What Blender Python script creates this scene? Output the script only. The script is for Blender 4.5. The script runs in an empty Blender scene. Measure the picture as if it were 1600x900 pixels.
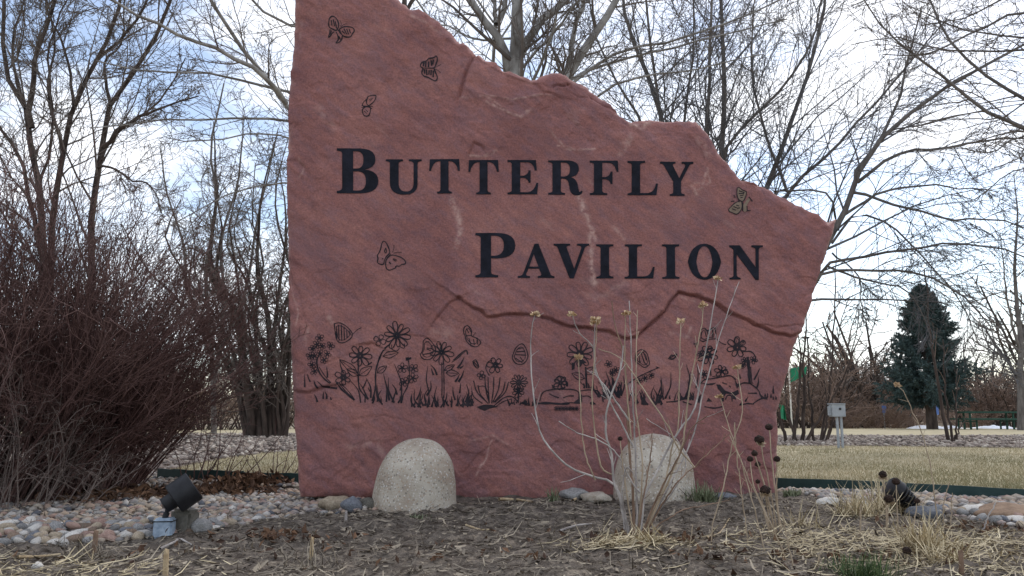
import bpy, bmesh, math, random
import numpy as np
from mathutils import Vector, Matrix

# ------------------------------------------------------------------ camera, sky, sun, exposure
S = bpy.context.scene
FPX, PITCH, CZ = 1244.4, math.radians(8.91), 0.544
cam_d = bpy.data.cameras.new('camera')
cam_d.lens, cam_d.sensor_width, cam_d.clip_start, cam_d.clip_end = 28.0, 36.0, 0.05, 2000
cam = bpy.data.objects.new('camera', cam_d)
S.collection.objects.link(cam)
cam.location = (0, 0, CZ)
cam.rotation_euler = (math.radians(90) + PITCH, 0, 0)
S.camera = cam

SUN_EL, SUN_AZ = math.radians(48), math.radians(38)      # azimuth clockwise from +Y (behind the stone, to the right)
W = bpy.data.worlds.new('World'); S.world = W; W.use_nodes = True
nt = W.node_tree; nt.nodes.clear()
def wn(t, **k):
    n = nt.nodes.new(t)
    for a, b in k.items(): setattr(n, a, b)
    return n
sky = wn('ShaderNodeTexSky', sky_type='NISHITA', sun_disc=False, sun_elevation=SUN_EL, sun_rotation=SUN_AZ, dust_density=1.0, ozone_density=1.5)
bg = wn('ShaderNodeBackground'); bg.inputs['Strength'].default_value = 0.15
bg2 = wn('ShaderNodeBackground'); bg2.inputs['Strength'].default_value = 1.12
bg2.inputs['Color'].default_value = (0.98, 0.99, 1.02, 1)
tc = wn('ShaderNodeTexCoord')
mp = wn('ShaderNodeMapping'); mp.inputs['Scale'].default_value = (1.0, 1.0, 2.6); mp.inputs['Location'].default_value = (0.35, 0.1, 0.2)
nz = wn('ShaderNodeTexNoise'); nz.inputs['Scale'].default_value = 3.0; nz.inputs['Detail'].default_value = 9; nz.inputs['Roughness'].default_value = 0.60
cr = wn('ShaderNodeValToRGB'); cr.color_ramp.elements[0].position = 0.43; cr.color_ramp.elements[0].color = (0.12, 0.12, 0.12, 1); cr.color_ramp.elements[1].position = 0.60; cr.color_ramp.elements[1].color = (0.88, 0.88, 0.88, 1)
mx = wn('ShaderNodeMixShader'); out = wn('ShaderNodeOutputWorld')
L = nt.links.new
L(tc.outputs['Generated'], mp.inputs['Vector']); L(mp.outputs['Vector'], nz.inputs['Vector']); L(nz.outputs['Fac'], cr.inputs['Fac'])
L(sky.outputs['Color'], bg.inputs['Color']); L(cr.outputs['Color'], mx.inputs['Fac'])
L(bg.outputs[0], mx.inputs[1]); L(bg2.outputs[0], mx.inputs[2]); L(mx.outputs[0], out.inputs['Surface'])

sun_d = bpy.data.lights.new('sun', 'SUN'); sun_d.energy = 1.0; sun_d.angle = math.radians(18); sun_d.color = (1, 0.96, 0.9)
sun = bpy.data.objects.new('sun', sun_d); S.collection.objects.link(sun)
sdir = Vector((math.sin(SUN_AZ) * math.cos(SUN_EL), math.cos(SUN_AZ) * math.cos(SUN_EL), math.sin(SUN_EL)))
sun.rotation_euler = sdir.to_track_quat('Z', 'Y').to_euler()
sun.location = (6, 8, 12)
S.view_settings.view_transform = 'Standard'; S.view_settings.look = 'None'
S.view_settings.exposure = 0.45; S.view_settings.gamma = 1.0; S.view_settings.use_curve_mapping = False
S.render.engine = 'CYCLES'; S.cycles.use_denoising = True; S.cycles.max_bounces = 6

# ------------------------------------------------------------------ helpers
rng = np.random.default_rng(11); random.seed(5)
COL = S.collection.objects
cp, sp = math.cos(PITCH), math.sin(PITCH)
def ray(px, py):
    a, b = (px - 800) / FPX, (450 - py) / FPX
    return a, cp - b * sp, sp + b * cp
def P(px, py, Y):                       # the point seen at a pixel, at distance Y
    x, y, z = ray(px, py); k = Y / y
    return (x * k, Y, CZ + z * k)
def G(px, py, z=0.0):                   # the ground point seen at a pixel
    x, y, zz = ray(px, py); k = (z - CZ) / zz
    return (x * k, y * k)

def hsh(i, j, s):
    v = np.sin(i * 127.1 + j * 311.7 + s * 74.7) * 43758.5453
    return v - np.floor(v)
def vn(x, y, s=0):
    x, y = np.asarray(x, float), np.asarray(y, float)
    i, j = np.floor(x), np.floor(y); f, g = x - i, y - j
    f, g = f * f * (3 - 2 * f), g * g * (3 - 2 * g)
    a, b, c, d = hsh(i, j, s), hsh(i + 1, j, s), hsh(i, j + 1, s), hsh(i + 1, j + 1, s)
    return (a + (b - a) * f + (c - a) * g + (a - b - c + d) * f * g) * 2 - 1
def fbm(x, y, o=4, s=0):
    r, a = 0, 1.0
    for k in range(o):
        r = r + a * vn(x * 2 ** k, y * 2 ** k, s + k * 17); a *= .5
    return r

def mesh_np(name, V, F, smooth=True):   # F: (M,3) or (M,4) array
    V = np.asarray(V, np.float32).reshape(-1, 3); F = np.asarray(F, np.int32)
    m = bpy.data.meshes.new(name); k = F.shape[1]
    m.vertices.add(len(V)); m.vertices.foreach_set('co', V.ravel())
    m.loops.add(F.size); m.loops.foreach_set('vertex_index', F.ravel())
    m.polygons.add(len(F)); m.polygons.foreach_set('loop_start', np.arange(0, F.size, k, dtype=np.int32))
    m.polygons.foreach_set('use_smooth', np.full(len(F), smooth)); m.update(calc_edges=True)
    return m
def ob(name, me, mat=None, parent=None, label=None, cat=None, group=None, kind=None, loc=None):
    o = bpy.data.objects.new(name, me); COL.link(o)
    if mat is not None and me is not None and not len(me.materials): me.materials.append(mat)
    if parent is not None:
        o.parent = parent
    if loc is not None: o.location = loc
    for k, v in (('label', label), ('category', cat), ('group', group), ('kind', kind)):
        if v: o[k] = v
    return o
def empty(name, loc, label, cat, group=None):
    o = ob(name, None, loc=loc, label=label, cat=cat, group=group); o.empty_display_size = .1
    return o
def shift(V, loc): return np.asarray(V, float) - np.asarray(loc, float)
def fattr(me, name, vals):
    a = me.attributes.new(name, 'FLOAT', 'POINT'); a.data.foreach_set('value', np.asarray(vals, np.float32).ravel())

def mat(name, c1, c2, scale=6, rough=.85, bump=.3, bscale=40, detail=6, attr=None, c3=None, stretch=None, p=(.35, .65), rnd=0, metal=0, bdist=.01):
    m = bpy.data.materials.new(name); m.use_nodes = True; t = m.node_tree; b = t.nodes['Principled BSDF']
    b.inputs['Roughness'].default_value = rough; b.inputs['Metallic'].default_value = metal
    b.inputs['Specular IOR Level'].default_value = .3
    co = t.nodes.new('ShaderNodeTexCoord'); src = co.outputs['Object']
    if stretch:
        q = t.nodes.new('ShaderNodeMapping'); q.inputs['Scale'].default_value = stretch[0]; q.inputs['Rotation'].default_value = stretch[1]
        t.links.new(src, q.inputs['Vector']); src = q.outputs['Vector']
    n = t.nodes.new('ShaderNodeTexNoise'); n.inputs['Scale'].default_value = scale; n.inputs['Detail'].default_value = detail; n.inputs['Roughness'].default_value = .6
    t.links.new(src, n.inputs['Vector'])
    r = t.nodes.new('ShaderNodeValToRGB'); e = r.color_ramp.elements
    e[0].position, e[0].color = p[0], (*c1, 1); e[1].position, e[1].color = p[1], (*c2, 1)
    if c3: k = e.new((p[0] + p[1]) / 2); k.color = (*c3, 1)
    fac = n.outputs['Fac']
    if attr:
        a = t.nodes.new('ShaderNodeAttribute'); a.attribute_name = attr
        mm = t.nodes.new('ShaderNodeMath'); mm.operation = 'MULTIPLY_ADD'; mm.inputs[1].default_value = .35
        t.links.new(n.outputs['Fac'], mm.inputs[0]); ad = t.nodes.new('ShaderNodeMath'); ad.operation = 'MULTIPLY'; ad.inputs[1].default_value = .65
        t.links.new(a.outputs['Fac'], ad.inputs[0]); t.links.new(ad.outputs[0], mm.inputs[2]); fac = mm.outputs[0]
    t.links.new(fac, r.inputs['Fac']); col = r.outputs['Color']
    if rnd:
        oi = t.nodes.new('ShaderNodeObjectInfo'); mr = t.nodes.new('ShaderNodeMapRange'); mr.inputs[3].default_value = 1 - rnd; mr.inputs[4].default_value = 1 + rnd
        hs = t.nodes.new('ShaderNodeHueSaturation'); t.links.new(oi.outputs['Random'], mr.inputs[0]); t.links.new(mr.outputs[0], hs.inputs['Value']); t.links.new(col, hs.inputs['Color']); col = hs.outputs['Color']
    t.links.new(col, b.inputs['Base Color'])
    if bump:
        n2 = t.nodes.new('ShaderNodeTexNoise'); n2.inputs['Scale'].default_value = bscale; n2.inputs['Detail'].default_value = 8
        t.links.new(src, n2.inputs['Vector']); bp = t.nodes.new('ShaderNodeBump'); bp.inputs['Strength'].default_value = bump; bp.inputs['Distance'].default_value = bdist
        t.links.new(n2.outputs['Fac'], bp.inputs['Height']); t.links.new(bp.outputs['Normal'], b.inputs['Normal'])
    return m

M = {}
M['soil'] = mat('soil', (.062, .046, .034), (.275, .225, .175), 14, .95, 1, 70, 12, c3=(.135, .112, .092), bdist=.025)
M['ground'] = mat('ground', (.15, .115, .08), (.30, .24, .16), .35, .95, .3, 8, 10)
M['lawn'] = mat('lawn', (.30, .25, .15), (.48, .41, .27), 2.2, .95, .5, 60, 10, c3=(.39, .33, .205))
M['grass'] = mat('grass', (.24, .225, .115), (.60, .51, .34), 1.2, .8, 0, attr='shade', p=(.2, .8), c3=(.42, .36, .225))
M['mulch'] = mat('mulch', (.16, .12, .095), (.36, .29, .24), 14, .95, .8, 30, 10)
M['gravel'] = mat('gravel', (.12, .10, .085), (.58, .52, .44), 5, .9, .2, attr='shade', p=(.2, .85), c3=(.29, .235, .20))
M['pebble'] = mat('pebble', (.10, .105, .12), (.62, .58, .52), 5, .85, .2, attr='shade', p=(.2, .86))
_e = M['pebble'].node_tree.nodes['Color Ramp'].color_ramp.elements
for _p, _c in ((.30, (.16, .12, .09)), (.38, (.26, .25, .24)), (.46, (.42, .33, .24)), (.53, (.36, .235, .19)), (.60, (.32, .31, .295)), (.68, (.47, .39, .30)), (.77, (.40, .36, .33))):
    _q = _e.new(_p); _q.color = (*_c, 1)
M['straw'] = mat('straw', (.07, .052, .038), (.54, .45, .33), 5, .85, 0, attr='shade', p=(.15, .95), c3=(.20, .168, .13))
M['drygrass'] = mat('drygrass', (.28, .22, .13), (.72, .61, .40), 5, .8, 0, attr='shade', p=(.15, .85))
M['leaf'] = mat('dead_leaf', (.055, .03, .02), (.21, .115, .065), 8, .85, 0, attr='shade', p=(.2, .85))
M['bark_pale'] = mat('bark_pale', (.15, .135, .12), (.40, .385, .36), 5, .85, .5, 30, stretch=((1, 1, .45), (0, 0, 0)))
M['bark_grey'] = mat('bark_grey', (.085, .075, .068), (.20, .18, .165), 8, .9, .6, 30, stretch=((1, 1, .25), (0, 0, 0)))
M['bark_dark'] = mat('bark_dark', (.035, .026, .022), (.11, .083, .068), 8, .95, .6, 30, stretch=((1, 1, .25), (0, 0, 0)))
M['twig'] = mat('twig', (.10, .083, .072), (.20, .168, .145), 3, .85, 0)
M['twig_blue'] = mat('twig_blue', (.085, .085, .09), (.17, .165, .17), 3, .85, 0)
M['redtwig'] = mat('redtwig', (.085, .044, .038), (.21, .125, .108), 2.5, .75, 0, c3=(.135, .074, .065))
M['greytwig'] = mat('greytwig', (.12, .088, .075), (.24, .19, .165), 3, .85, 0)
M['browntwig'] = mat('browntwig', (.17, .115, .088), (.33, .235, .18), .7, .9, 0)
M['sticks'] = mat('sticks', (.22, .19, .175), (.56, .51, .47), 9, .8, .2, 60)
M['stick_brown'] = mat('stick_brown', (.14, .085, .055), (.32, .21, .145), 9, .8, .2, 60)
M['stalk'] = mat('stalk', (.28, .21, .14), (.52, .41, .29), 9, .8, 0)
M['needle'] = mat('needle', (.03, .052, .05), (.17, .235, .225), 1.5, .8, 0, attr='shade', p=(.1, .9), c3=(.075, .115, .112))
M['black'] = mat('black_metal', (.012, .012, .014), (.024, .024, .027), 20, .5, .1, 200)
M['blue_box'] = mat('blue_box', (.22, .28, .36), (.42, .50, .58), 25, .7, .4, 60)
M['concrete'] = mat('concrete', (.095, .087, .072), (.20, .185, .155), 18, .9, .6, 70)
M['boulder'] = mat('boulder', (.35, .28, .215), (.55, .49, .405), 6, .9, .8, 120, 14, bdist=.006, c3=(.45, .39, .315))
_t = M['boulder'].node_tree; _b = _t.nodes['Principled BSDF']; _c = _b.inputs['Base Color'].links[0].from_socket      # aggregate specks and small pits
_co = _t.nodes.new('ShaderNodeTexCoord')
for _sc, _th, _col in ((40, .24, (.22, .19, .16)), (55, .26, (.66, .62, .57)), (48, .25, (.40, .29, .21)), (15, .10, (.05, .045, .04))):
    _v = _t.nodes.new('ShaderNodeTexVoronoi'); _v.inputs['Scale'].default_value = _sc; _m = _t.nodes.new('ShaderNodeMath'); _m.operation = 'LESS_THAN'; _m.inputs[1].default_value = _th
    _x = _t.nodes.new('ShaderNodeMix'); _x.data_type = 'RGBA'; _x.inputs[7].default_value = (*_col, 1)
    _h = _t.nodes.new('ShaderNodeMath'); _h.operation = 'MULTIPLY'; _h.inputs[1].default_value = .75
    _t.links.new(_co.outputs['Object'], _v.inputs['Vector']); _t.links.new(_v.outputs['Distance'], _m.inputs[0]); _t.links.new(_m.outputs[0], _h.inputs[0]); _t.links.new(_h.outputs[0], _x.inputs['Factor']); _t.links.new(_c, _x.inputs[6]); _c = _x.outputs[2]
_t.links.new(_c, _b.inputs['Base Color'])
M['edging'] = mat('edging', (.012, .035, .034), (.03, .062, .058), 6, .55, .2, 30)
M['green_paint'] = mat('green_paint', (.012, .05, .035), (.02, .075, .05), 6, .5, 0)
M['box_grey'] = mat('box_grey', (.30, .33, .36), (.40, .43, .46), 9, .6, .1, 60)
M['dark_hole'] = mat('dark_hole', (.02, .02, .022), (.04, .04, .045), 9, .6, 0)
M['flag'] = mat('flag', (.015, .17, .085), (.03, .26, .13), 4, .7, 0)
M['snow'] = mat('snow', (.74, .77, .82), (.86, .88, .92), 3, .8, .3, 9)
M['roof'] = mat('roof', (.085, .07, .066), (.15, .125, .118), 3, .9, .3, 10)
M['wall'] = mat('house_wall', (.20, .17, .15), (.28, .24, .21), 2, .9, .2, 10)
M['blue_sign'] = mat('blue_sign', (.10, .18, .45), (.14, .24, .55), 3, .6, 0)
M['ink'] = mat('navy_paint', (.004, .005, .010), (.014, .015, .026), 14, .85, .2, 120)
M['ink2'] = mat('engraved_line', (.010, .009, .014), (.035, .024, .028), 14, .8, 0)
M['gilt'] = mat('gilt', (.17, .12, .085), (.26, .195, .14), 20, .7, 0)
M['seed'] = mat('seed_head', (.014, .008, .006), (.05, .028, .02), 60, .9, .8, 200)
M['petal'] = mat('dry_petal', (.44, .27, .13), (.74, .60, .42), 30, .8, 0)
M['green'] = mat('green_leaf', (.03, .06, .02), (.12, .17, .06), 5, .7, 0, attr='shade', p=(.2, .8))
M['sage'] = mat('sage_leaf', (.13, .15, .08), (.26, .28, .17), 5, .7, 0, attr='shade', p=(.2, .8))
M['wood'] = mat('cut_wood', (.36, .25, .14), (.62, .49, .31), 20, .8, .3, 60)
M['flagstone'] = mat('flagstone', (.20, .13, .085), (.34, .235, .16), 8, .9, .5, 40)
for nm, a, b in (('grey', (.17, .165, .16), (.33, .32, .305)), ('tan', (.30, .235, .165), (.50, .41, .30)), ('pink', (.27, .165, .13), (.45, .31, .25)),
                 ('pale', (.46, .43, .385), (.64, .61, .56)), ('slate', (.10, .105, .12), (.20, .21, .23)), ('brown', (.13, .09, .065), (.25, .18, .13))):
    M['stone_' + nm] = mat('stone_' + nm, a, b, 14, .75, .35, 70, 10, rnd=.22)

# red sandstone: diagonal bedding streaks, mottling, pale scuffs where the skin is chipped
def sandstone():
    m = bpy.data.materials.new('red_sandstone'); m.use_nodes = True; t = m.node_tree; b = t.nodes['Principled BSDF']; l = t.links.new
    b.inputs['Roughness'].default_value = .82; b.inputs['Specular IOR Level'].default_value = .25
    co = t.nodes.new('ShaderNodeTexCoord')
    def noise(sc, det, strch=None, rot=0, ro=.6):
        n = t.nodes.new('ShaderNodeTexNoise'); n.inputs['Scale'].default_value = sc; n.inputs['Detail'].default_value = det; n.inputs['Roughness'].default_value = ro
        src = co.outputs['Object']
        if strch:
            r0 = t.nodes.new('ShaderNodeMapping'); r0.inputs['Rotation'].default_value = (0, rot, 0); l(src, r0.inputs['Vector'])
            q = t.nodes.new('ShaderNodeMapping'); q.inputs['Scale'].default_value = strch; l(r0.outputs['Vector'], q.inputs['Vector']); src = q.outputs['Vector']
        l(src, n.inputs['Vector']); return n.outputs['Fac']
    def ramp(f, *st):
        r = t.nodes.new('ShaderNodeValToRGB'); e = r.color_ramp.elements
        for k, (p_, c) in enumerate(st):
            q = e[k] if k < 2 else e.new(p_)
            q.position = p_; q.color = (*c, 1)
        l(f, r.inputs['Fac']); return r.outputs['Color']
    def mix(f, a, b_, mode='MIX'):
        x = t.nodes.new('ShaderNodeMix'); x.data_type = 'RGBA'; x.blend_type = mode
        if isinstance(f, float): x.inputs['Factor'].default_value = f
        else: l(f, x.inputs['Factor'])
        l(a, x.inputs[6])
        if isinstance(b_, tuple): x.inputs[7].default_value = (*b_, 1)
        else: l(b_, x.inputs[7])
        return x.outputs[2]
    ROT = math.radians(-38)
    base = ramp(noise(1.5, 8), (.3, (.225, .106, .100)), (.7, (.340, .171, .149)), (.5, (.282, .137, .125)))
    streak = ramp(noise(7, 11, (.5, 1, 2.4), ROT, .72), (.30, (.80, .78, .80)), (.72, (1.18, 1.17, 1.15)))
    c = mix(1.0, base, streak, 'MULTIPLY')
    blotch = ramp(noise(13, 5, (.7, 1, 1.5), ROT), (.36, (.93, .95, 1.04)), (.64, (1.12, 1.02, .97)), (.5, (1.03, .97, .97)))
    c = mix(1.0, c, blotch, 'MULTIPLY')
    grain = ramp(noise(90, 8), (.3, (.74, .74, .76)), (.7, (1.25, 1.24, 1.22)))
    c = mix(1.0, c, grain, 'MULTIPLY')
    cloud = ramp(noise(2.6, 5, (.6, 1, 1.7), ROT), (.52, (0, 0, 0)), (.74, (.55, .55, .55)))
    c = mix(cloud, c, (.20, .115, .125))
    sc = ramp(noise(7, 10, (.5, 1, 1.6), ROT, .72), (.60, (0, 0, 0)), (.72, (.40, .40, .40)))
    c = mix(sc, c, (.46, .28, .245))
    a = t.nodes.new('ShaderNodeAttribute'); a.attribute_name = 'pale'
    mm = t.nodes.new('ShaderNodeMath'); mm.operation = 'MULTIPLY'; l(a.outputs['Fac'], mm.inputs[0])
    pr = ramp(noise(26, 8), (.38, (0, 0, 0)), (.62, (1, 1, 1))); l(pr, mm.inputs[1])
    c = mix(mm.outputs[0], c, (.56, .36, .31))
    l(c, b.inputs['Base Color'])
    ad = t.nodes.new('ShaderNodeMath'); ad.operation = 'MULTIPLY_ADD'; ad.inputs[1].default_value = .6
    l(noise(16, 10, (.5, 1, 2), ROT), ad.inputs[0]); l(noise(70, 8), ad.inputs[2])
    bp = t.nodes.new('ShaderNodeBump'); bp.inputs['Strength'].default_value = .5; bp.inputs['Distance'].default_value = .012
    l(ad.outputs[0], bp.inputs['Height']); l(bp.outputs['Normal'], b.inputs['Normal'])
    return m
M['sandstone'] = sandstone()

# tubes, boxes, lathes ------------------------------------------------------------------
def smooth_path(pts, n):
    pts = np.asarray(pts, float)
    if len(pts) < 3:
        t = np.linspace(0, 1, n)[:, None]; return pts[0] * (1 - t) + pts[-1] * t
    q = np.vstack([2 * pts[0] - pts[1], pts, 2 * pts[-1] - pts[-2]])
    d = np.r_[0, np.cumsum(np.linalg.norm(np.diff(pts, axis=0), axis=1))]; s = np.linspace(0, d[-1], n)
    k = np.clip(np.searchsorted(d, s, 'right') - 1, 0, len(pts) - 2); t = ((s - d[k]) / np.maximum(d[k + 1] - d[k], 1e-9))[:, None]
    a, b, c, e = q[k], q[k + 1], q[k + 2], q[k + 3]
    return .5 * ((2 * b) + (c - a) * t + (2 * a - 5 * b + 4 * c - e) * t ** 2 + (3 * b - a - 3 * c + e) * t ** 3)
def tubes(Pt, R, sides=4):
    Pt = np.asarray(Pt, float); R = np.asarray(R, float)
    if Pt.ndim == 2: Pt, R = Pt[None], R[None]
    N, n, _ = Pt.shape
    T = np.gradient(Pt, axis=1); T /= np.maximum(np.linalg.norm(T, axis=2, keepdims=True), 1e-9)
    ref = np.where(np.abs(T[:, n // 2, 0:1]) < .8, np.array([[1., .1, 0]]), np.array([[0, .3, 1.]]))[:, None, :]
    A = np.cross(T, np.broadcast_to(ref, T.shape)); A /= np.maximum(np.linalg.norm(A, axis=2, keepdims=True), 1e-9); B = np.cross(T, A)
    an = np.arange(sides) * 2 * np.pi / sides
    V = Pt[:, :, None] + R[:, :, None, None] * (np.cos(an)[None, None, :, None] * A[:, :, None] + np.sin(an)[None, None, :, None] * B[:, :, None])
    i = np.arange(N * n * sides).reshape(N, n, sides); j = np.roll(i, -1, axis=2)
    F = np.stack([i[:, :-1], j[:, :-1], j[:, 1:], i[:, 1:]], -1).reshape(-1, 4)
    return V.reshape(-1, 3), F
def join(parts):
    Vs, Fs, o = [], [], 0
    for V, F in parts:
        Vs.append(V); Fs.append(np.asarray(F) + o); o += len(V)
    return np.vstack(Vs), np.vstack(Fs)
def grow(Pt, R, cnt, t=(.2, 1), ang=(25, 55), lenf=.45, n=5, rf=.6, up=0., wob=.12, tip=.0025, flat=0, minL=0):
    N, k, _ = Pt.shape; idx = np.repeat(np.arange(N), cnt); m = len(idx)
    tt = t[0] + (t[1] - t[0]) * ((np.tile(np.arange(cnt), N) + rng.random(m)) / cnt)
    f = tt * (k - 1); i0 = np.minimum(f.astype(int), k - 2); w = (f - i0)[:, None]
    p = Pt[idx, i0] * (1 - w) + Pt[idx, i0 + 1] * w; d = Pt[idx, i0 + 1] - Pt[idx, i0]; d /= np.maximum(np.linalg.norm(d, axis=1, keepdims=True), 1e-9)
    r0 = R[idx, i0] * (1 - w[:, 0]) + R[idx, i0 + 1] * w[:, 0]
    q = rng.normal(size=(m, 3)); q -= (q * d).sum(1, keepdims=True) * d; q /= np.linalg.norm(q, axis=1, keepdims=True)
    a = np.radians(rng.uniform(ang[0], ang[1], m))[:, None]; d = np.cos(a) * d + np.sin(a) * q
    if flat: d[:, 2] *= (1 - flat)
    PL = np.linalg.norm(np.diff(Pt, axis=1), axis=2).sum(1)[idx]
    Ln = np.maximum(PL * lenf * (1.15 - .65 * tt) * rng.uniform(.55, 1.25, m), minL)
    out = [p]
    for s in range(n - 1):
        d = d + wob * rng.normal(size=(m, 3)) + np.array([0, 0, up]); d /= np.linalg.norm(d, axis=1, keepdims=True)
        p = p + d * (Ln / (n - 1))[:, None]; out.append(p)
    C = np.stack(out, 1); ra = np.maximum(r0 * rf, tip * 1.15)
    return C, ra[:, None] + (tip - ra[:, None]) * np.linspace(0, 1, n)[None] ** .8
def prune(C, R, keep):
    return C[keep], R[keep]
def box(bm, c, s, rot=None, bev=0):
    r = bmesh.ops.create_cube(bm, size=1); v = r['verts']
    bmesh.ops.scale(bm, vec=s, verts=v)
    if bev: 
        e = list({e for x in v for e in x.link_edges}); rr = bmesh.ops.bevel(bm, geom=e, offset=bev, segments=2, affect='EDGES'); v = list({x for f in rr['faces'] for x in f.verts} | {x for x in v if x.is_valid})
    if rot is not None: bmesh.ops.rotate(bm, verts=v, cent=(0, 0, 0), matrix=rot)
    bmesh.ops.translate(bm, vec=c, verts=v)
def bm_me(name, bm, smooth=False):
    m = bpy.data.meshes.new(name); bmesh.ops.recalc_face_normals(bm, faces=bm.faces); bm.to_mesh(m); bm.free()
    m.polygons.foreach_set('use_smooth', np.full(len(m.polygons), smooth)); return m
def lathe(name, prof, sides=28, mtx=None, sharp=True):      # (r, z) profile, closed at both ends
    bm = bmesh.new(); rings = []
    for r, z in prof:
        rings.append([bm.verts.new((r * math.cos(2 * math.pi * k / sides), r * math.sin(2 * math.pi * k / sides), z)) for k in range(sides)])
    for a, b in zip(rings, rings[1:]):
        for k in range(sides): bm.faces.new((a[k], a[(k + 1) % sides], b[(k + 1) % sides], b[k]))
    bm.faces.new(rings[0]); bm.faces.new(rings[-1])
    if mtx is not None: bmesh.ops.transform(bm, matrix=mtx, verts=bm.verts)
    m = bm_me(name, bm, True)
    if sharp: m.set_sharp_from_angle(angle=math.radians(35))
    return m

# ------------------------------------------------------------------ ground, soil, lawns
def far(y):
    y = np.asarray(y, float)
    return np.where(y < 18, 0, np.where(y < 46, -.011 * (y - 18), -.308 + .0 * y)) + np.clip((y - 52) / 60, 0, 1) ** 1.4 * 2.3
def gz(x, y):
    x, y = np.asarray(x, float), np.asarray(y, float)
    edge = np.clip((y - 5.5) / .6, 0, 1)
    lf = 1 / (1 + np.exp((x + 1.15) / .18))                      # the rock bed on the left lies a little lower
    z = .045 * np.exp(-((x - .95) / 1.15) ** 2 - ((y - 4.8) / .7) ** 2) - .02 * np.exp(-((x + .62) / .4) ** 2 - ((y - 4.6) / .4) ** 2) - .05 * lf * np.clip((y - 3.9) / .5, 0, 1)
    z = z + (.014 * fbm(x * 1.7, y * 1.7, 3, 3) + .012 * fbm(x * 7, y * 7, 4, 9)) * (1 - edge)
    z = z * (1 - edge) - .03 * edge
    return np.where(y > 6.1, far(y), z)
def sheet(name, poly, mat_, dz, kind='structure', step=None):
    bm = bmesh.new(); vs = [bm.verts.new((x, y, 0)) for x, y in poly]; f = bm.faces.new(vs)
    bmesh.ops.triangulate(bm, faces=[f])
    if step: bmesh.ops.subdivide_edges(bm, edges=bm.edges, cuts=step, use_grid_fill=True)
    for v in bm.verts: v.co.z = float(far(v.co.y)) + dz
    return ob(name, bm_me(name, bm, True), mat_, kind=kind)
xs = np.r_[np.linspace(-400, -40, 10), np.linspace(-36, 36, 37), np.linspace(40, 400, 10)]
ys = np.r_[np.linspace(-40, 16, 15), np.linspace(18, 120, 52), np.linspace(130, 600, 12)]
X, Y = np.meshgrid(xs, ys); Z = far(Y) - .06 + np.where(Y > 50, .25 * fbm(X * .05, Y * .05, 3, 5), 0) - np.where(Y < 6.6, .12, 0)
I = np.arange(X.size).reshape(X.shape); GF = np.stack([I[:-1, :-1], I[:-1, 1:], I[1:, 1:], I[1:, :-1]], -1).reshape(-1, 4)
ob('ground', mesh_np('ground', np.stack([X, Y, Z], -1), GF), M['ground'], kind='structure')
xs = np.linspace(-6.2, 6.2, 470); ys = np.r_[np.linspace(1.2, 5.0, 210), np.linspace(5.025, 8.2, 90)]
X, Y = np.meshgrid(xs, ys); Z = gz(X, np.minimum(Y, 6.09)) + .013 * fbm(X * 20, Y * 20, 4, 21) + .010 * np.clip(fbm(X * 9, Y * 9, 3, 33) - .35, 0, 1) - .022 * np.clip(fbm(X * 4 + 3, Y * 4, 3, 37) - .55, 0, 1)
I = np.arange(X.size).reshape(X.shape); GF = np.stack([I[:-1, :-1], I[:-1, 1:], I[1:, 1:], I[1:, :-1]], -1).reshape(-1, 4)
ob('soil', mesh_np('soil', np.stack([X, Y, Z], -1), GF), M['soil'], kind='structure')
# beds of stone mulch behind the stone, then the lawns
sheet('mulch_bed', [(-16, 7.0), (-6.3, 6.4), (-1.0, 7.0), (2, 6.6), (16, 5.9), (24, 24.5), (-24, 24.5)], M['mulch'], -.018, step=2)
lawn_px = [(246, 741), (300, 727), (350, 717), (420, 708), (465, 705), (700, 699), (1000, 698), (1230, 697), (1400, 698), (1600, 701), (1900, 706), (2400, 735), (2400, 810), (1900, 782), (1600, 768), (1220, 753), (900, 748), (465, 745)]
lawn_poly = [G(*q) for q in lawn_px]
sheet('lawn', lawn_poly, M['lawn'], .004, step=1)
sheet('far_lawn', [(-30, 22.5), (0, 21.8), (6, 20.5), (12, 20.6), (20, 21.5), (34, 22), (40, 47), (-40, 47)], M['lawn'], .01, step=3)

def inside(x, y, poly):
    r = np.zeros(len(x), bool); n = len(poly)
    for i in range(n):
        (x0, y0), (x1, y1) = poly[i], poly[i - 1]
        c = ((y0 > y) != (y1 > y)) & (x < (x1 - x0) * (y - y0) / (y1 - y0 + 1e-12) + x0); r ^= c
    return r
def blades(x, y, z, h, w, lean=.6):
    m = len(x); a = rng.uniform(0, 2 * np.pi, m); dx, dy = np.cos(a) * w, np.sin(a) * w
    b = rng.uniform(0, 2 * np.pi, m); l = h * lean * rng.random(m)
    p0 = np.stack([x - dx, y - dy, z], -1); p1 = np.stack([x + dx, y + dy, z], -1); p2 = np.stack([x + np.cos(b) * l, y + np.sin(b) * l, z + h], -1)
    return np.stack([p0, p1, p2], 1).reshape(-1, 3), np.arange(3 * m).reshape(-1, 3)
n = 150000
yy = 5.7 + 11 * rng.random(n) ** 1.5; xx = rng.uniform(-7, 13, n) * np.clip(yy / 12, .45, 1)
k = inside(xx, yy, lawn_poly) & ~((xx > -1.35) & (xx < 1.7) & (yy < 9)); xx, yy = xx[k], yy[k]
Vb, Fb = blades(xx, yy, np.full(len(xx), .002), rng.uniform(.015, .042, len(xx)), .004, 1.3)
me = mesh_np('dormant_grass', Vb, Fb, False); fattr(me, 'shade', np.repeat(np.clip(.5 + .28 * fbm(xx * 1.1, yy * 1.1, 3, 4) + rng.normal(0, .16, len(xx)), 0, 1), 3))
ob('dormant_grass', me, M['grass'], label='short straw coloured dormant grass growing on the lawn', cat='grass', kind='stuff')

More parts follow.
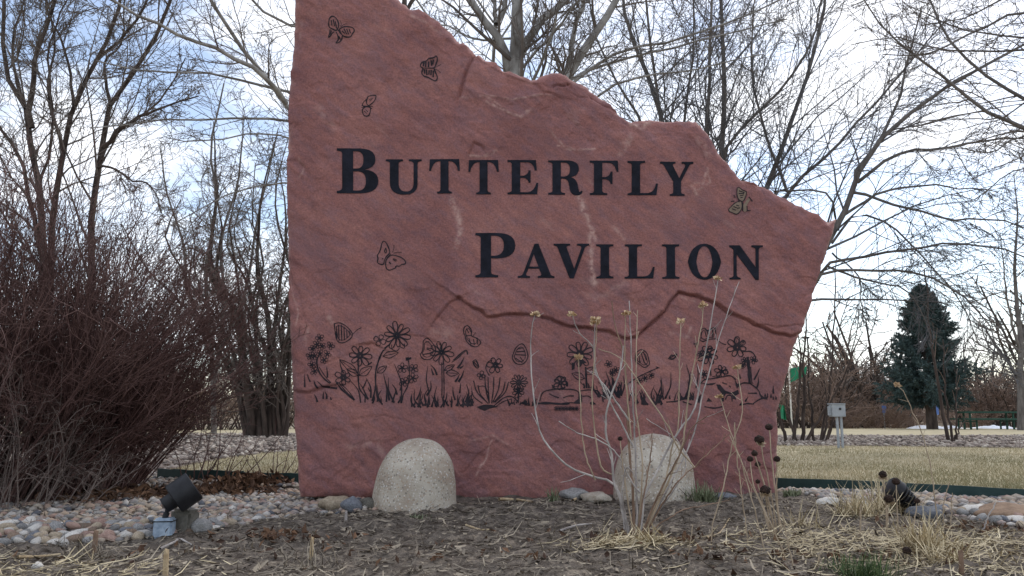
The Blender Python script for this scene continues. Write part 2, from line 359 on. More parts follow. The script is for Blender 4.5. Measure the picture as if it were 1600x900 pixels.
# ------------------------------------------------------------------ the red stone sign
YAW = .030
def Yp(px): return 5.3
def slab_pt(px, py):                     # pixel -> (x, z) on the face plane y = 5.3 + YAW * x
    x, y, z = ray(px, py); k = 5.3 / (y - YAW * x); return x * k, CZ + z * k
def slab_xz(pts): return np.array([slab_pt(*q) for q in pts])
def segdist(x, z, pl):                   # distance to a polyline, and which side of it
    best = np.full(np.shape(x), 1e9); side = np.zeros(np.shape(x))
    for (a, b), (c, d) in zip(pl[:-1], pl[1:]):
        ux, uz = c - a, d - b; l2 = ux * ux + uz * uz
        t = np.clip(((x - a) * ux + (z - b) * uz) / l2, 0, 1); ex, ez = x - a - t * ux, z - b - t * uz
        dd = np.hypot(ex, ez); s = np.sign(ux * ez - uz * ex); k = dd < best
        best = np.where(k, dd, best); side = np.where(k, s, side)
    return best, side
CRACKS = [  # polyline in pixels, step height above it, decay, groove depth, groove half width
    ([(716, 466), (735, 480), (752, 488), (762, 497), (790, 492), (815, 491), (838, 494), (862, 500), (890, 510), (925, 514), (955, 520), (978, 530), (995, 526), (1015, 507), (1037, 488), (1048, 470), (1060, 457), (1085, 461), (1118, 474), (1140, 490), (1165, 500), (1200, 516), (1235, 526), (1262, 517)], .020, .16, .026, .0085),
    ([(680, 500), (690, 488), (702, 474), (718, 466)], .010, .08, .010, .007),
    ([(985, 522), (1010, 512), (1035, 494)], .003, .05, .007, .006),
    ([(1120, 476), (1150, 492), (1178, 506), (1212, 512), (1245, 508)], .003, .05, .006, .006),
    ([(1196, 512), (1212, 534), (1218, 548)], .002, .04, .005, .006),
    ([(458, 612), (482, 614), (505, 606), (525, 602)], .014, .06, .020, .009),
    ([(560, 540), (580, 537), (598, 543)], .010, .05, .014, .008),
    ([(640, 524), (665, 526), (690, 542)], .004, .05, .006, .005),
    ([(460, 590), (490, 574), (540, 556), (575, 540)], .003, .05, .004, .006),
    ([(719, 152), (727, 120), (738, 88), (746, 78)], -.026, .14, .036, .011),
    ([(862, 139), (868, 134), (880, 135), (888, 131)], .010, .04, .016, .008),
    ([(892, 143), (905, 152), (918, 150)], .004, .04, .006, .005),
    ([(925, 152), (950, 168), (978, 186)], -.018, .06, .016, .009),
    ([(733, 243), (740, 225), (752, 228), (757, 235)], .008, .04, .012, .007),
    ([(1152, 262), (1168, 284), (1185, 290)], .010, .05, .008, .006),
    ([(748, 88), (770, 108), (800, 122), (835, 130)], .012, .07, .0, .006),
    ([(835, 130), (848, 146), (870, 150)], .010, .06, .006, .006),
    ([(1080, 215), (1095, 235), (1105, 260), (1112, 245)], .005, .04, .003, .006),
    ([(448, 250), (465, 248), (475, 262)], .008, .05, .005, .006),
    ([(450, 420), (470, 470), (478, 500)], .005, .05, .003, .006),
    ([(560, 655), (600, 648), (640, 660)], .003, .05, .003, .006),
    ([(720, 745), (742, 715), (775, 690)], .004, .05, .003, .006)]
CRX = [(slab_xz(q), a, b, c, d) for q, a, b, c, d in CRACKS]
RIDGES = [([(719, 152), (742, 156), (756, 150), (775, 162), (795, 178), (815, 186), (832, 172)], .007), ([(860, 205), (880, 228), (900, 235), (930, 233)], .005), ([(733, 243), (752, 246), (775, 236)], .005),
          ([(730, 690), (770, 680), (800, 700)], .005), ([(985, 194), (1000, 197), (1020, 187)], .008), ([(760, 150), (800, 158), (850, 148), (862, 150)], .010), ([(1085, 300), (1110, 285), (1105, 262)], .004)]
RIX = [(slab_xz(q), a) for q, a in RIDGES]
PALE = [([(906, 305), (915, 335), (925, 360), (922, 395), (927, 440)], .02, 1), ([(705, 310), (715, 340), (720, 365), (712, 385)], .02, .9), ([(985, 192), (1000, 196), (1020, 188)], .016, .9), ([(760, 160), (795, 178), (815, 186), (830, 174)], .008, .8),
        ([(735, 243), (755, 246), (778, 238)], .008, .7), ([(872, 230), (895, 235), (930, 233)], .006, .8), ([(965, 240), (980, 225), (985, 210)], .02, .5), ([(1085, 285), (1100, 290), (1106, 265)], .008, .8), ([(1082, 290), (1090, 305)], .012, .7),
        ([(960, 355), (975, 372)], .015, .7), ([(480, 510), (478, 540)], .012, .6), ([(515, 497), (522, 510)], .014, .7), ([(450, 440), (466, 490), (462, 510)], .005, .8), ([(680, 520), (700, 510), (690, 545)], .04, .35), ([(1040, 520), (1075, 525), (1080, 512)], .012, .6),
        ([(1060, 462), (1085, 470)], .012, .4), ([(745, 745), (770, 690)], .006, .7), ([(470, 30), (470, 60)], .01, .3), ([(1090, 215), (1105, 240), (1100, 225)], .025, .4), ([(640, 20), (690, 50)], .012, .6), ([(1295, 345), (1312, 340)], .02, 1),
        ([(468, 250), (476, 262), (466, 275)], .008, .6), ([(500, 170), (520, 200)], .03, .3), ([(545, 700), (590, 690), (600, 720)], .02, .4), ([(930, 470), (980, 440)], .02, .35)]
PAX = [(slab_xz(q), a, b) for q, a, b in PALE]
def relief(x, z):
    x, z = np.asarray(x, float), np.asarray(z, float)
    def sb(lo, hi, v, s): return 1 / (1 + np.exp(-(v - lo) / s)) * 1 / (1 + np.exp((v - hi) / s))
    (x0, z1), (x1, z0) = slab_pt(520, 225), slab_pt(1200, 445); (x2, z3), (x3, z2) = slab_pt(455, 500), slab_pt(1235, 645)
    m = 1 - .8 * sb(x0, x1, x, .04) * sb(z0, z1, z, .03) ; m2 = 1 - .65 * sb(x2, x3, x, .04) * sb(z2, z3, z, .03); m = m * m2
    c, s = math.cos(math.radians(-40)), math.sin(math.radians(-40)); u, v = x * c + z * s, -x * s + z * c
    d = .012 * fbm(x * 1.1, z * 1.1, 2, 1) * (.35 + .65 * m) + m * (.006 * fbm(u * 2.2, v * 5, 3, 6) + .0035 * fbm(u * 9, v * 17, 3, 8))
    ter = fbm(x * 1.6 + 3, z * 2.1, 4, 31) * 3; fr = ter - np.floor(ter)                  # scaly broken layers
    d = d + .011 * m * (np.floor(ter) + np.clip((fr - .88) / .12, 0, 1)) * .5
    ter = fbm(u * 2.4 + 7, v * 3.6, 4, 91) * 4; fr = ter - np.floor(ter); d = d + .0035 * m * (np.floor(ter) + np.clip((fr - .9) / .1, 0, 1)) * .5
    for pl, st, dec, gr, w in CRX:
        wob = .006 * fbm(x * 14, z * 14, 2, 77); dd, sd = segdist(x + wob, z + wob, pl)
        lead = np.clip(dd / .006, 0, 1)
        d = d + st * np.where(sd > 0, np.exp(-dd / dec), 0) * lead - gr * np.exp(-(dd / w) ** 2)
    for pl, a in RIX:
        dd, sd = segdist(x, z, pl); d = d + a * np.where(sd > 0, np.exp(-dd / .05), np.exp(-dd / .012))
    return d
TOP = [(457, -112), (480, -114), (520, -107), (556, -72), (590, -40), (622, -6), (637, 9), (655, 14), (680, 27), (700, 42), (725, 66), (745, 79), (763, 94), (774, 100), (785, 111), (800, 114), (815, 119), (832, 123), (842, 114), (860, 109), (875, 112), (893, 121), (915, 131), (940, 149), (958, 164), (975, 183), (985, 191), (1000, 187), (1020, 184), (1045, 187), (1070, 185), (1090, 185), (1102, 200), (1112, 214), (1130, 240), (1150, 264), (1163, 277), (1175, 284), (1190, 290), (1210, 298), (1240, 312), (1270, 330), (1290, 341), (1300, 345), (1306, 340), (1314, 338)]
RIGHT = [(1214, 782), (1216, 740), (1217, 690), (1218, 645), (1226, 600), (1242, 545), (1259, 500), (1275, 450), (1289, 405), (1301, 370), (1314, 338)]
LEFT = [(467, 777), (464, 740), (461, 690), (456, 610), (452, 520), (449, 430), (447, 330), (447, 240), (450, 180), (455, 80), (460, 0), (457, -112)]
BOT = [(467, 777), (520, 777), (600, 781), (800, 786), (1000, 786), (1214, 782)]
NU, NV = 470, 400
def edgecurve(px, n, amp, seed):
    q = slab_xz(px); d = np.r_[0, np.cumsum(np.linalg.norm(np.diff(q, axis=0), axis=1))]; s = np.linspace(0, d[-1], n)
    o = np.stack([np.interp(s, d, q[:, 0]), np.interp(s, d, q[:, 1])], -1); w = np.sin(np.linspace(0, np.pi, n)) ** .3
    tn = np.gradient(o, axis=0); tn /= np.linalg.norm(tn, axis=1, keepdims=True); nn = np.stack([-tn[:, 1], tn[:, 0]], -1)
    return o + nn * (w * amp * fbm(s * 16, s * 0 + seed, 4, seed))[:, None]
ct, cb, cl, crr = edgecurve(TOP, NU, .011, 3), edgecurve(BOT, NU, .007, 5), edgecurve(LEFT, NV, .004, 7), edgecurve(RIGHT, NV, .005, 9)
u = np.linspace(0, 1, NU)[None, :, None]; v = np.linspace(0, 1, NV)[:, None, None]
Q = (1 - v) * cb[None] + v * ct[None] + (1 - u) * cl[:, None] + u * crr[:, None] - ((1 - u) * (1 - v) * cb[0] + u * (1 - v) * cb[-1] + (1 - u) * v * ct[0] + u * v * ct[-1])
qx, qz = Q[..., 0], Q[..., 1]
ed = np.minimum(np.minimum(u[..., 0] * 3.3, (1 - u[..., 0]) * 3.3), np.minimum(v[..., 0] * 3.2, (1 - v[..., 0]) * 2.2))
chip = .5 + .5 * fbm(qx * 9, qz * 9, 3, 40)
rel = relief(qx, qz) - .030 * np.exp(-ed / .022) * (.35 + chip) - .03 * np.exp(-(1 - v[..., 0]) * 2.2 / .10) * np.clip(chip, 0, 1) * (u[..., 0] > .1)
SV = np.stack([qx, 5.3 + YAW * qx - rel, qz], -1).reshape(-1, 3)
I = np.arange(NU * NV).reshape(NV, NU); SF = np.stack([I[:-1, :-1], I[:-1, 1:], I[1:, 1:], I[1:, :-1]], -1).reshape(-1, 4)
ring = np.r_[I[0, :-1], I[:-1, -1], I[-1, :0:-1], I[:0:-1, 0]]; nr = len(ring); cen = SV[ring].mean(0)
parts_v = [SV]; prev = ring; allF = [SF]; off = len(SV)
for k_, dep in enumerate((.02, .05, .09, .14, .20, .27, .33)):
    r = SV[ring].copy(); s = np.arange(nr) * .008
    sh = (r - cen); sh /= np.linalg.norm(sh, axis=1, keepdims=True)
    r += sh * (.012 * fbm(s * 9, np.full(nr, dep * 14.), 3, 50) + .006 * math.sin(dep * 9) - .09 * max(0, dep - .24))[:, None]
    r[:, 1] += (5.3 + YAW * r[:, 0] + .33 - r[:, 1]) * (dep / .33)
    idx = np.arange(nr) + off; off += nr; parts_v.append(r)
    allF.append(np.stack([prev, idx, np.roll(idx, -1), np.roll(prev, -1)], -1)); prev = idx
allV = np.vstack(parts_v); allF = np.vstack(allF)
me = mesh_np('stone_slab', allV, allF)
bm = bmesh.new(); bm.from_mesh(me); bm.verts.ensure_lookup_table(); bm.faces.new([bm.verts[i] for i in prev]); bm.to_mesh(me); bm.free()
pale = np.zeros(len(allV))
for pl, w, s in PAX:
    wo = .012 * fbm(allV[:, 0] * 12, allV[:, 2] * 12, 2, 60); dd, _ = segdist(allV[:, 0] + wo, allV[:, 2] - wo, pl); pale = np.maximum(pale, s * np.exp(-(dd / w) ** 2))
for pl, a in RIX:
    dd, _ = segdist(allV[:, 0], allV[:, 2], pl); pale = np.maximum(pale, .55 * np.exp(-(dd / .007) ** 2))
pale[:NU * NV] = np.maximum(pale[:NU * NV], (.75 * np.exp(-ed / .012) * np.clip(chip * 1.4, 0, 1)).ravel())
fattr(me, 'pale', pale)
sign = empty('stone_sign', (0, 5.3, 0), 'tall jagged red sandstone slab with dark serif lettering and engraved garden border', 'sign')
def to_sign(o): o.parent = sign; o.location = (0, -5.3, 0); return o
to_sign(ob('slab', me, M['sandstone']))

def on_face(px, py, off):                # put pixel points on the stone's own surface, off metres proud
    q = slab_xz(np.stack([px, py], -1)); d = relief(q[:, 0], q[:, 1])
    return np.stack([q[:, 0], 5.3 + YAW * q[:, 0] - d - off, q[:, 1]], -1)

# letters: drawn serif outlines, cap height 1
LS = 'L0 1 L0 .95 Q.11 .945 .11 .88 L.11 .12 Q.11 .055 0 .05 Z'
GL = {'I': 'M0 0 L.44 0 L.44 .05 Q.33 .055 .33 .12 L.33 .88 Q.33 .945 .44 .95 L.44 1 ' + LS,
 'L': 'M0 0 L.76 0 L.80 .34 L.75 .34 Q.70 .07 .52 .06 L.33 .06 L.33 .88 Q.33 .945 .46 .95 L.46 1 ' + LS,
 'T': 'M.22 0 L.62 0 L.62 .05 Q.53 .055 .53 .12 L.53 .94 L.58 .94 Q.74 .92 .79 .66 L.84 .66 L.82 1 L.02 1 L0 .66 L.05 .66 Q.10 .92 .26 .94 L.31 .94 L.31 .12 Q.31 .055 .22 .05 Z',
 'E': 'M0 0 L.77 0 L.80 .33 L.75 .33 Q.69 .07 .52 .06 L.33 .06 L.33 .48 L.40 .48 Q.53 .47 .55 .34 L.60 .34 L.60 .70 L.55 .70 Q.53 .56 .40 .54 L.33 .54 L.33 .94 L.52 .94 Q.67 .93 .71 .70 L.76 .70 L.74 1 ' + LS,
 'F': 'M0 0 L.46 0 L.46 .05 Q.33 .055 .33 .12 L.33 .46 L.40 .46 Q.53 .45 .55 .32 L.60 .32 L.60 .68 L.55 .68 Q.53 .54 .40 .52 L.33 .52 L.33 .94 L.50 .94 Q.66 .93 .71 .68 L.76 .68 L.74 1 ' + LS,
 'B': 'M0 0 L.48 0 Q.84 .01 .84 .28 Q.84 .50 .56 .53 Q.78 .57 .78 .76 Q.78 1 .46 1 ' + LS + ' M.33 .06 L.33 .49 L.43 .49 Q.59 .48 .59 .27 Q.59 .06 .43 .06 Z M.33 .55 L.33 .94 L.41 .94 Q.54 .93 .54 .75 Q.54 .56 .41 .55 Z',
 'P': 'M0 0 L.48 0 L.48 .05 Q.33 .055 .33 .12 L.33 .43 L.46 .43 Q.84 .44 .84 .72 Q.84 1 .46 1 ' + LS + ' M.33 .49 L.33 .94 L.41 .94 Q.60 .93 .60 .72 Q.60 .50 .41 .49 Z',
 'R': 'M0 0 L.44 0 L.44 .05 Q.33 .055 .33 .12 L.33 .47 L.38 .47 Q.52 .47 .54 .30 L.57 .14 Q.60 -.02 .76 -.02 Q.88 -.01 .90 .10 L.86 .12 Q.83 .05 .80 .10 L.77 .28 Q.74 .47 .58 .51 Q.80 .55 .80 .76 Q.80 1 .46 1 ' + LS + ' M.33 .53 L.33 .94 L.41 .94 Q.57 .93 .57 .74 Q.57 .54 .41 .53 Z',
 'U': 'M0 1 L0 .95 Q.10 .945 .10 .88 L.10 .32 Q.10 -.02 .47 -.02 Q.80 -.02 .80 .32 L.80 .88 Q.80 .945 .90 .95 L.90 1 L.58 1 L.58 .95 Q.70 .945 .70 .86 L.70 .34 Q.70 .07 .51 .07 Q.32 .07 .32 .32 L.32 .88 Q.32 .945 .43 .95 L.43 1 Z',
 'Y': 'M.28 0 L.70 0 L.70 .05 Q.60 .055 .60 .12 L.60 .42 L.83 .88 Q.86 .945 .95 .95 L.95 1 L.62 1 L.62 .95 Q.74 .95 .72 .88 L.55 .52 L.37 .88 Q.35 .95 .44 .95 L.44 1 L0 1 L0 .95 Q.08 .95 .12 .88 L.38 .42 L.38 .12 Q.38 .055 .28 .05 Z',
 'A': 'M0 0 L.32 0 L.32 .05 Q.20 .05 .22 .12 L.28 .27 L.56 .27 L.61 .12 Q.63 .05 .52 .05 L.52 0 L.96 0 L.96 .05 Q.88 .05 .86 .10 L.54 1 L.44 1 L.14 .13 Q.11 .055 0 .05 Z M.30 .33 L.42 .70 L.54 .33 Z',
 'V': 'M0 1 L0 .95 Q.08 .95 .11 .88 L.43 0 L.54 0 L.83 .87 Q.86 .945 .95 .95 L.95 1 L.63 1 L.63 .95 Q.76 .95 .74 .87 L.55 .28 L.35 .88 Q.33 .95 .44 .95 L.44 1 Z',
 'O': 'M.45 -.02 Q.82 0 .90 .50 Q.82 1 .45 1.02 Q.08 1 0 .50 Q.08 0 .45 -.02 Z M.45 .05 Q.28 .06 .23 .50 Q.28 .94 .45 .95 Q.62 .94 .67 .50 Q.62 .06 .45 .05 Z',
 'N': 'M0 0 L.32 0 L.32 .05 Q.21 .06 .21 .14 L.21 .74 L.76 -.01 L.85 -.01 L.85 .86 Q.85 .94 .97 .95 L.97 1 L.64 1 L.64 .95 Q.76 .94 .76 .86 L.76 .36 L.30 1 L0 1 L0 .95 Q.08 .94 .12 .86 L.12 .14 Q.12 .06 0 .05 Z'}
def parse(d):
    subs, cur, toks, i = [], [], d.replace('M', ' M ').replace('L', ' L ').replace('Q', ' Q ').replace('Z', ' Z ').split(), 0
    while i < len(toks):
        c = toks[i]
        if c == 'M': cur = [(float(toks[i + 1]), float(toks[i + 2]))]; i += 3
        elif c == 'L':
            a, b = cur[-1], (float(toks[i + 1]), float(toks[i + 2])); nseg = max(1, int(math.hypot(b[0] - a[0], b[1] - a[1]) / .12))
            cur += [(a[0] + (b[0] - a[0]) * s / nseg, a[1] + (b[1] - a[1]) * s / nseg) for s in range(1, nseg + 1)]; i += 3
        elif c == 'Q':
            a, b, e = cur[-1], (float(toks[i + 1]), float(toks[i + 2])), (float(toks[i + 3]), float(toks[i + 4]))
            for s in range(1, 9):
                t = s / 8; cur.append(tuple((1 - t) ** 2 * a[j] + 2 * t * (1 - t) * b[j] + t * t * e[j] for j in (0, 1)))
            i += 5
        else: subs.append(cur[:-1] if math.dist(cur[0], cur[-1]) < 1e-6 else cur); i += 1
    return subs
def fill_mesh(subs, depth):               # outlines with holes -> solid mesh
    cu = bpy.data.curves.new('outline', 'CURVE'); cu.dimensions = '2D'; cu.fill_mode = 'BOTH'; cu.extrude = depth
    for s in subs:
        sp_ = cu.splines.new('POLY'); sp_.points.add(len(s) - 1); sp_.use_cyclic_u = True
        for p_, q in zip(sp_.points, s): p_.co = (q[0], q[1], 0, 1)
    o = bpy.data.objects.new('outline', cu); COL.link(o); dg = bpy.context.evaluated_depsgraph_get()
    m = bpy.data.meshes.new_from_object(o.evaluated_get(dg)); bpy.data.objects.remove(o); bpy.data.curves.remove(cu)
    return m
LET = [('B', 526.4, 591, 232, 302), ('U', 603, 658.7, 249, 303), ('T', 670.6, 718.6, 249, 302.5), ('T', 731.9, 779.4, 250.8, 304), ('E', 793, 841, 250.8, 304), ('R', 856.6, 910.3, 251, 304.5), ('F', 921.4, 966.2, 251.5, 305), ('L', 980.4, 1027.9, 252, 305), ('Y', 1031, 1083.3, 253, 306),
       ('P', 743, 805, 364.4, 434), ('A', 809, 866.3, 381, 434.5), ('V', 865, 920.5, 381, 435), ('I', 931.6, 958.2, 382, 435), ('L', 976, 1022.5, 382, 435.5), ('I', 1034.5, 1061, 382, 436), ('O', 1074.5, 1126, 382, 436.5), ('N', 1139.2, 1191.6, 383.5, 437)]
for ch, x0, x1, y0, y1 in LET:
    subs = parse(GL[ch]); wmax = max(q[0] for q in subs[0])
    m = fill_mesh(subs, 1.0); co = np.zeros(len(m.vertices) * 3); m.vertices.foreach_get('co', co); co = co.reshape(-1, 3)
    V = on_face(x0 + co[:, 0] / wmax * (x1 - x0), y1 - co[:, 1] * (y1 - y0), np.where(co[:, 2] > 0, .0045, -.004))
    m.vertices.foreach_set('co', V.astype(np.float32).ravel()); m.update(); m.materials.clear(); m.name = 'letter'
    to_sign(ob('letter', m, M['ink']))

# engraved drawings: ribbons that follow the stone
class Ink:
    def __init__(s, ox, oy, k): s.o, s.k, s.V, s.F, s.n = (ox, oy), k, [], [], 0
    def px(s, pts): return np.asarray(pts, float) / s.k + np.array(s.o)
    def line(s, pts, w=1.7, taper=0, closed=False, raw=False):
        p = np.asarray(pts, float) if raw else s.px(pts)
        if closed: p = np.vstack([p, p[:1]])
        n_ = max(4, int(np.linalg.norm(np.diff(p, axis=0), axis=1).sum() / 2.2)); p = smooth_path(p, n_)
        t = np.gradient(p, axis=0); t /= np.maximum(np.linalg.norm(t, axis=1, keepdims=True), 1e-9); nn = np.stack([-t[:, 1], t[:, 0]], -1)
        w = w * .88; ww = np.full(n_, w / 2.) * (1 - .2 * np.sin(np.arange(n_) * .9)); 
        if taper: ww = w / 2 * (1 - np.linspace(0, 1, n_) ** 1.5) + .25
        a, b = p + nn * ww[:, None], p - nn * ww[:, None]; q = np.stack([a, b], 1).reshape(-1, 2)
        i = np.arange(n_ - 1) * 2 + s.n; s.V.append(q); s.F.append(np.stack([i, i + 1, i + 3, i + 2], -1)); s.n += len(q)
    def leaf(s, x0, y0, x1, y1, b=.3, w=1.4, vein=True):
        a, e = np.array([x0, y0]), np.array([x1, y1]); d = e - a; nn = np.array([-d[1], d[0]]) * b
        s.line([a, a + d * .35 + nn, a + d * .75 + nn * .6, e], w); s.line([a, a + d * .35 - nn, a + d * .75 - nn * .6, e], w)
        if vein: s.line([a, a + d * .85], 1)
    def flower(s, cx, cy, r, n_=8, w=1.4, a0=.2, core=.14):
        for k in range(n_):
            a = a0 + 2 * math.pi * k / n_; h = math.pi / n_ * .8; rr = r * (.85 + .25 * random.random())
            pt = lambda f, g: (cx + f * rr * math.cos(g), cy + f * rr * math.sin(g))
            s.line([pt(.15, a), pt(.65, a - h), pt(1, a - h * .45), pt(1, a + h * .45), pt(.65, a + h), pt(.15, a)], w)
        s.line([(cx + core * r * math.cos(g), cy + core * r * math.sin(g)) for g in np.linspace(0, 6.28, 7)], r * core * 1.4 / s.k + 1)
    def blade(s, x0, y0, x1, y1, w=3.0, bend=.12):
        a, e = np.array([x0, y0], float), np.array([x1, y1], float); d = e - a
        s.line([a, a + d * .5 + np.array([-d[1], d[0]]) * bend, e], w, taper=1)
    def blob(s, pts):                    # filled patch
        p = s.px(pts); c = p.mean(0); q = np.vstack([p, c[None]]); n_ = len(p)
        s.V.append(q); i = np.arange(n_) + s.n; s.F.append(np.stack([i, (i - s.n + 1) % n_ + s.n, np.full(n_, s.n + n_), np.full(n_, s.n + n_)], -1)); s.n += len(q)
    def build(s, name, off=.0022, m='ink2', label=None):
        V = np.vstack(s.V); F = np.vstack(s.F); W3 = on_face(V[:, 0], V[:, 1], off + np.arange(len(V)) % 7 * .00006)
        bm = bmesh.new(); vs = [bm.verts.new(c) for c in W3]
        for f in F:
            ids = list(dict.fromkeys(int(i) for i in f))
            try: bm.faces.new([vs[i] for i in ids])
            except ValueError: pass
        to_sign(ob(name, bm_me(name, bm, False), M[m], label=label, kind='stuff' if 'grass' in name or 'rock' in name else None))
R1, R2, R3, R4 = (460, 490, 6), (640, 490, 5.625), (840, 500, 6), (1020, 500, 6.43)
TOPB = (490, 10, 995 / 210)
k = Ink(*TOPB)       # three butterflies at the top
k.line([(110, 130), (120, 85), (145, 72), (172, 95), (185, 130), (180, 160), (165, 175), (140, 165), (115, 150)], 2, closed=True)
k.line([(190, 165), (235, 148), (285, 152), (300, 175), (285, 200), (270, 222), (225, 220), (200, 195)], 2, closed=True)
k.line([(120, 165), (115, 200), (108, 225), (125, 215), (135, 195), (150, 185)], 2); k.line([(165, 185), (180, 220), (178, 245), (162, 265), (185, 262), (205, 240), (212, 215)], 2)
for a in ((130, 100, 135, 140), (145, 95, 155, 145), (160, 110, 168, 150), (210, 180, 230, 200), (225, 165, 245, 205), (245, 165, 258, 205), (262, 165, 272, 195), (165, 150, 200, 200), (130, 175, 122, 205), (185, 215, 195, 240)): k.line([a[:2], a[2:]], 2.3)
k.line([(200, 150), (205, 125), (195, 103)], 1); k.line([(205, 150), (225, 130), (248, 127)], 1); k.build('butterfly_engraving', label='swallowtail butterfly outline with striped wings')
k = Ink(*TOPB)
k.line([(905, 355), (915, 380), (900, 430), (890, 450), (900, 480), (915, 520), (905, 548), (885, 545), (850, 525), (815, 512), (800, 490), (808, 455), (790, 440), (800, 410), (835, 395), (850, 378), (885, 372)], 2.2, closed=True)
for a in ((815, 405, 812, 440), (830, 405, 828, 445), (850, 400, 850, 445), (868, 390, 872, 430), (885, 385, 880, 420), (820, 460, 822, 495), (835, 462, 838, 505), (855, 468, 852, 500), (870, 465, 868, 505), (885, 470, 885, 520)): k.line([a[:2], a[2:]], 3)
k.line([(805, 452), (850, 452), (890, 450)], 1.6); k.line([(895, 445), (920, 432), (942, 418)], 1); k.line([(895, 458), (920, 468), (938, 486)], 1); k.build('butterfly_engraving', label='butterfly outline with dark barred wings seen side on')
k = Ink(*TOPB)
k.line([(400, 670), (425, 657), (460, 658), (455, 690), (435, 720), (405, 735), (392, 710)], 1.7, closed=True); k.line([(360, 765), (385, 745), (420, 750), (418, 795), (400, 814), (370, 805)], 1.7, closed=True)
k.line([(390, 690), (370, 710), (362, 735), (385, 745)], 1.5); k.line([(355, 735), (400, 740), (440, 742)], 1); k.line([(355, 750), (400, 745), (435, 760)], 1)
for a in ((410, 690, 440, 680), (415, 705, 430, 690), (375, 775, 395, 795), (385, 765, 405, 785)): k.line([a[:2], a[2:]], 1.1)
k.build('butterfly_engraving', label='small butterfly outline with long upper wing')
k = Ink(560, 360, 11.25)
k.line([(440, 185), (475, 200), (510, 260), (540, 330), (550, 395), (500, 450), (460, 520), (440, 595), (375, 590), (335, 560), (345, 490), (335, 440), (370, 380), (395, 310), (410, 230)], 1.9, closed=True)
k.line([(595, 430), (680, 450), (760, 480), (825, 540), (820, 590), (760, 600), (720, 630), (665, 625), (650, 660), (590, 685), (540, 700), (495, 670), (480, 600), (490, 520), (540, 460)], 1.9, closed=True)
k.line([(470, 610), (500, 500), (570, 410)], 1.6); k.line([(600, 385), (622, 320), (625, 250)], 1); k.line([(620, 400), (690, 385), (760, 390)], 1)
k.line([(480, 310), (495, 360), (480, 405), (460, 365)], 1.7, closed=True); k.line([(610, 500), (650, 505), (675, 525), (650, 540)], 1.8, closed=True); k.line([(540, 555), (570, 590)], 2.6); k.line([(420, 490), (435, 505)], 2.2)
k.build('butterfly_engraving', label='plain outlined butterfly with spotted wings')
GB = (1120, 280, 969 / 70)
k = Ink(*GB); k.blob([(440, 190), (480, 175), (560, 235), (640, 270), (630, 350), (600, 430), (560, 480), (480, 440), (440, 350)]); k.blob([(255, 650), (330, 570), (420, 500), (530, 480), (545, 600), (500, 700), (430, 755), (330, 720), (270, 700)]); k.blob([(570, 560), (610, 500), (680, 400), (720, 440), (650, 560), (650, 680), (600, 710), (555, 660)])
k.build('gilt_wing', .0014, 'gilt')
k = Ink(*GB)
k.line([(440, 190), (480, 175), (560, 235), (640, 270), (630, 350), (600, 430), (560, 480), (480, 440), (440, 350)], 1.5, closed=True); k.line([(255, 650), (330, 570), (420, 500), (530, 480), (545, 600), (500, 700), (430, 755), (330, 720), (270, 700)], 1.5, closed=True)
for a in ((480, 250, 600, 290), (475, 310, 590, 310), (500, 360, 580, 340), (510, 400, 560, 390), (360, 590, 430, 620), (330, 640, 410, 670), (420, 560, 480, 580), (440, 630, 500, 620), (470, 440, 480, 500), (565, 500, 560, 680), (650, 580, 660, 690), (690, 380, 770, 480), (650, 680, 730, 680), (370, 340, 395, 400), (310, 480, 380, 470)): k.line([a[:2], a[2:]], 2)
k.build('butterfly_engraving', label='gilt tinted butterfly near the sloping right edge')
def wing(reg, pts, stripes, label, ant=None):
    k = Ink(*reg); k.line(pts, 1.7, closed=True); c = np.mean(pts, axis=0)
    k.line([tuple(c + (np.array(q) - c) * .72) for q in pts], 1.1, closed=True)
    for a in stripes: k.line([a[:2], a[2:]], 1.8)
    if ant: k.line(ant, 1.2)
    k.build('butterfly_engraving', label=label)
wing(R1, [(375, 95), (430, 88), (500, 130), (545, 200), (500, 255), (440, 275), (400, 250), (385, 180)], [(395, 120, 400, 240), (415, 105, 420, 260), (440, 105, 445, 255), (465, 125, 470, 250), (490, 150, 495, 230), (510, 160, 535, 205)], 'folded butterfly above the tall engraved blossoms', [(540, 200), (565, 175), (590, 150), (628, 132)])
wing(R2, [(480, 120), (510, 105), (545, 150), (545, 195), (600, 220), (625, 255), (590, 290), (540, 280), (500, 240), (490, 200), (473, 160)], [(500, 130, 520, 170), (495, 195, 545, 190), (520, 215, 540, 270), (560, 225, 570, 275), (590, 235, 600, 270)], 'small butterfly flying under the long crack', [(560, 195), (580, 165)])
wing(R2, [(905, 370), (935, 300), (985, 265), (1020, 300), (1040, 380), (1000, 440), (940, 440), (905, 400)], [(950, 310, 1000, 300), (940, 335, 1015, 330), (930, 360, 1020, 365), (930, 390, 990, 430), (970, 380, 1000, 420)], 'round winged engraved butterfly above the carnation')
wing(R2, [(120, 240), (155, 215), (210, 270), (228, 330), (190, 395), (130, 402), (95, 365), (115, 320)], [(140, 250, 170, 245), (150, 300, 190, 310), (115, 360, 210, 340), (150, 310, 185, 325)], 'butterfly settled on an engraved daisy')
wing(R2, [(555, 420), (580, 405), (600, 440), (608, 470), (590, 480), (565, 450)], [(565, 425, 595, 460)], 'tiny engraved butterfly')
wing(R3, [(930, 300), (970, 278), (1020, 310), (1040, 370), (1045, 420), (1000, 445), (960, 420), (920, 390), (915, 340)], [(945, 320, 960, 400), (965, 300, 1000, 400), (990, 300, 1020, 380), (1000, 400, 1030, 430)], 'round engraved butterfly behind the bare stems')
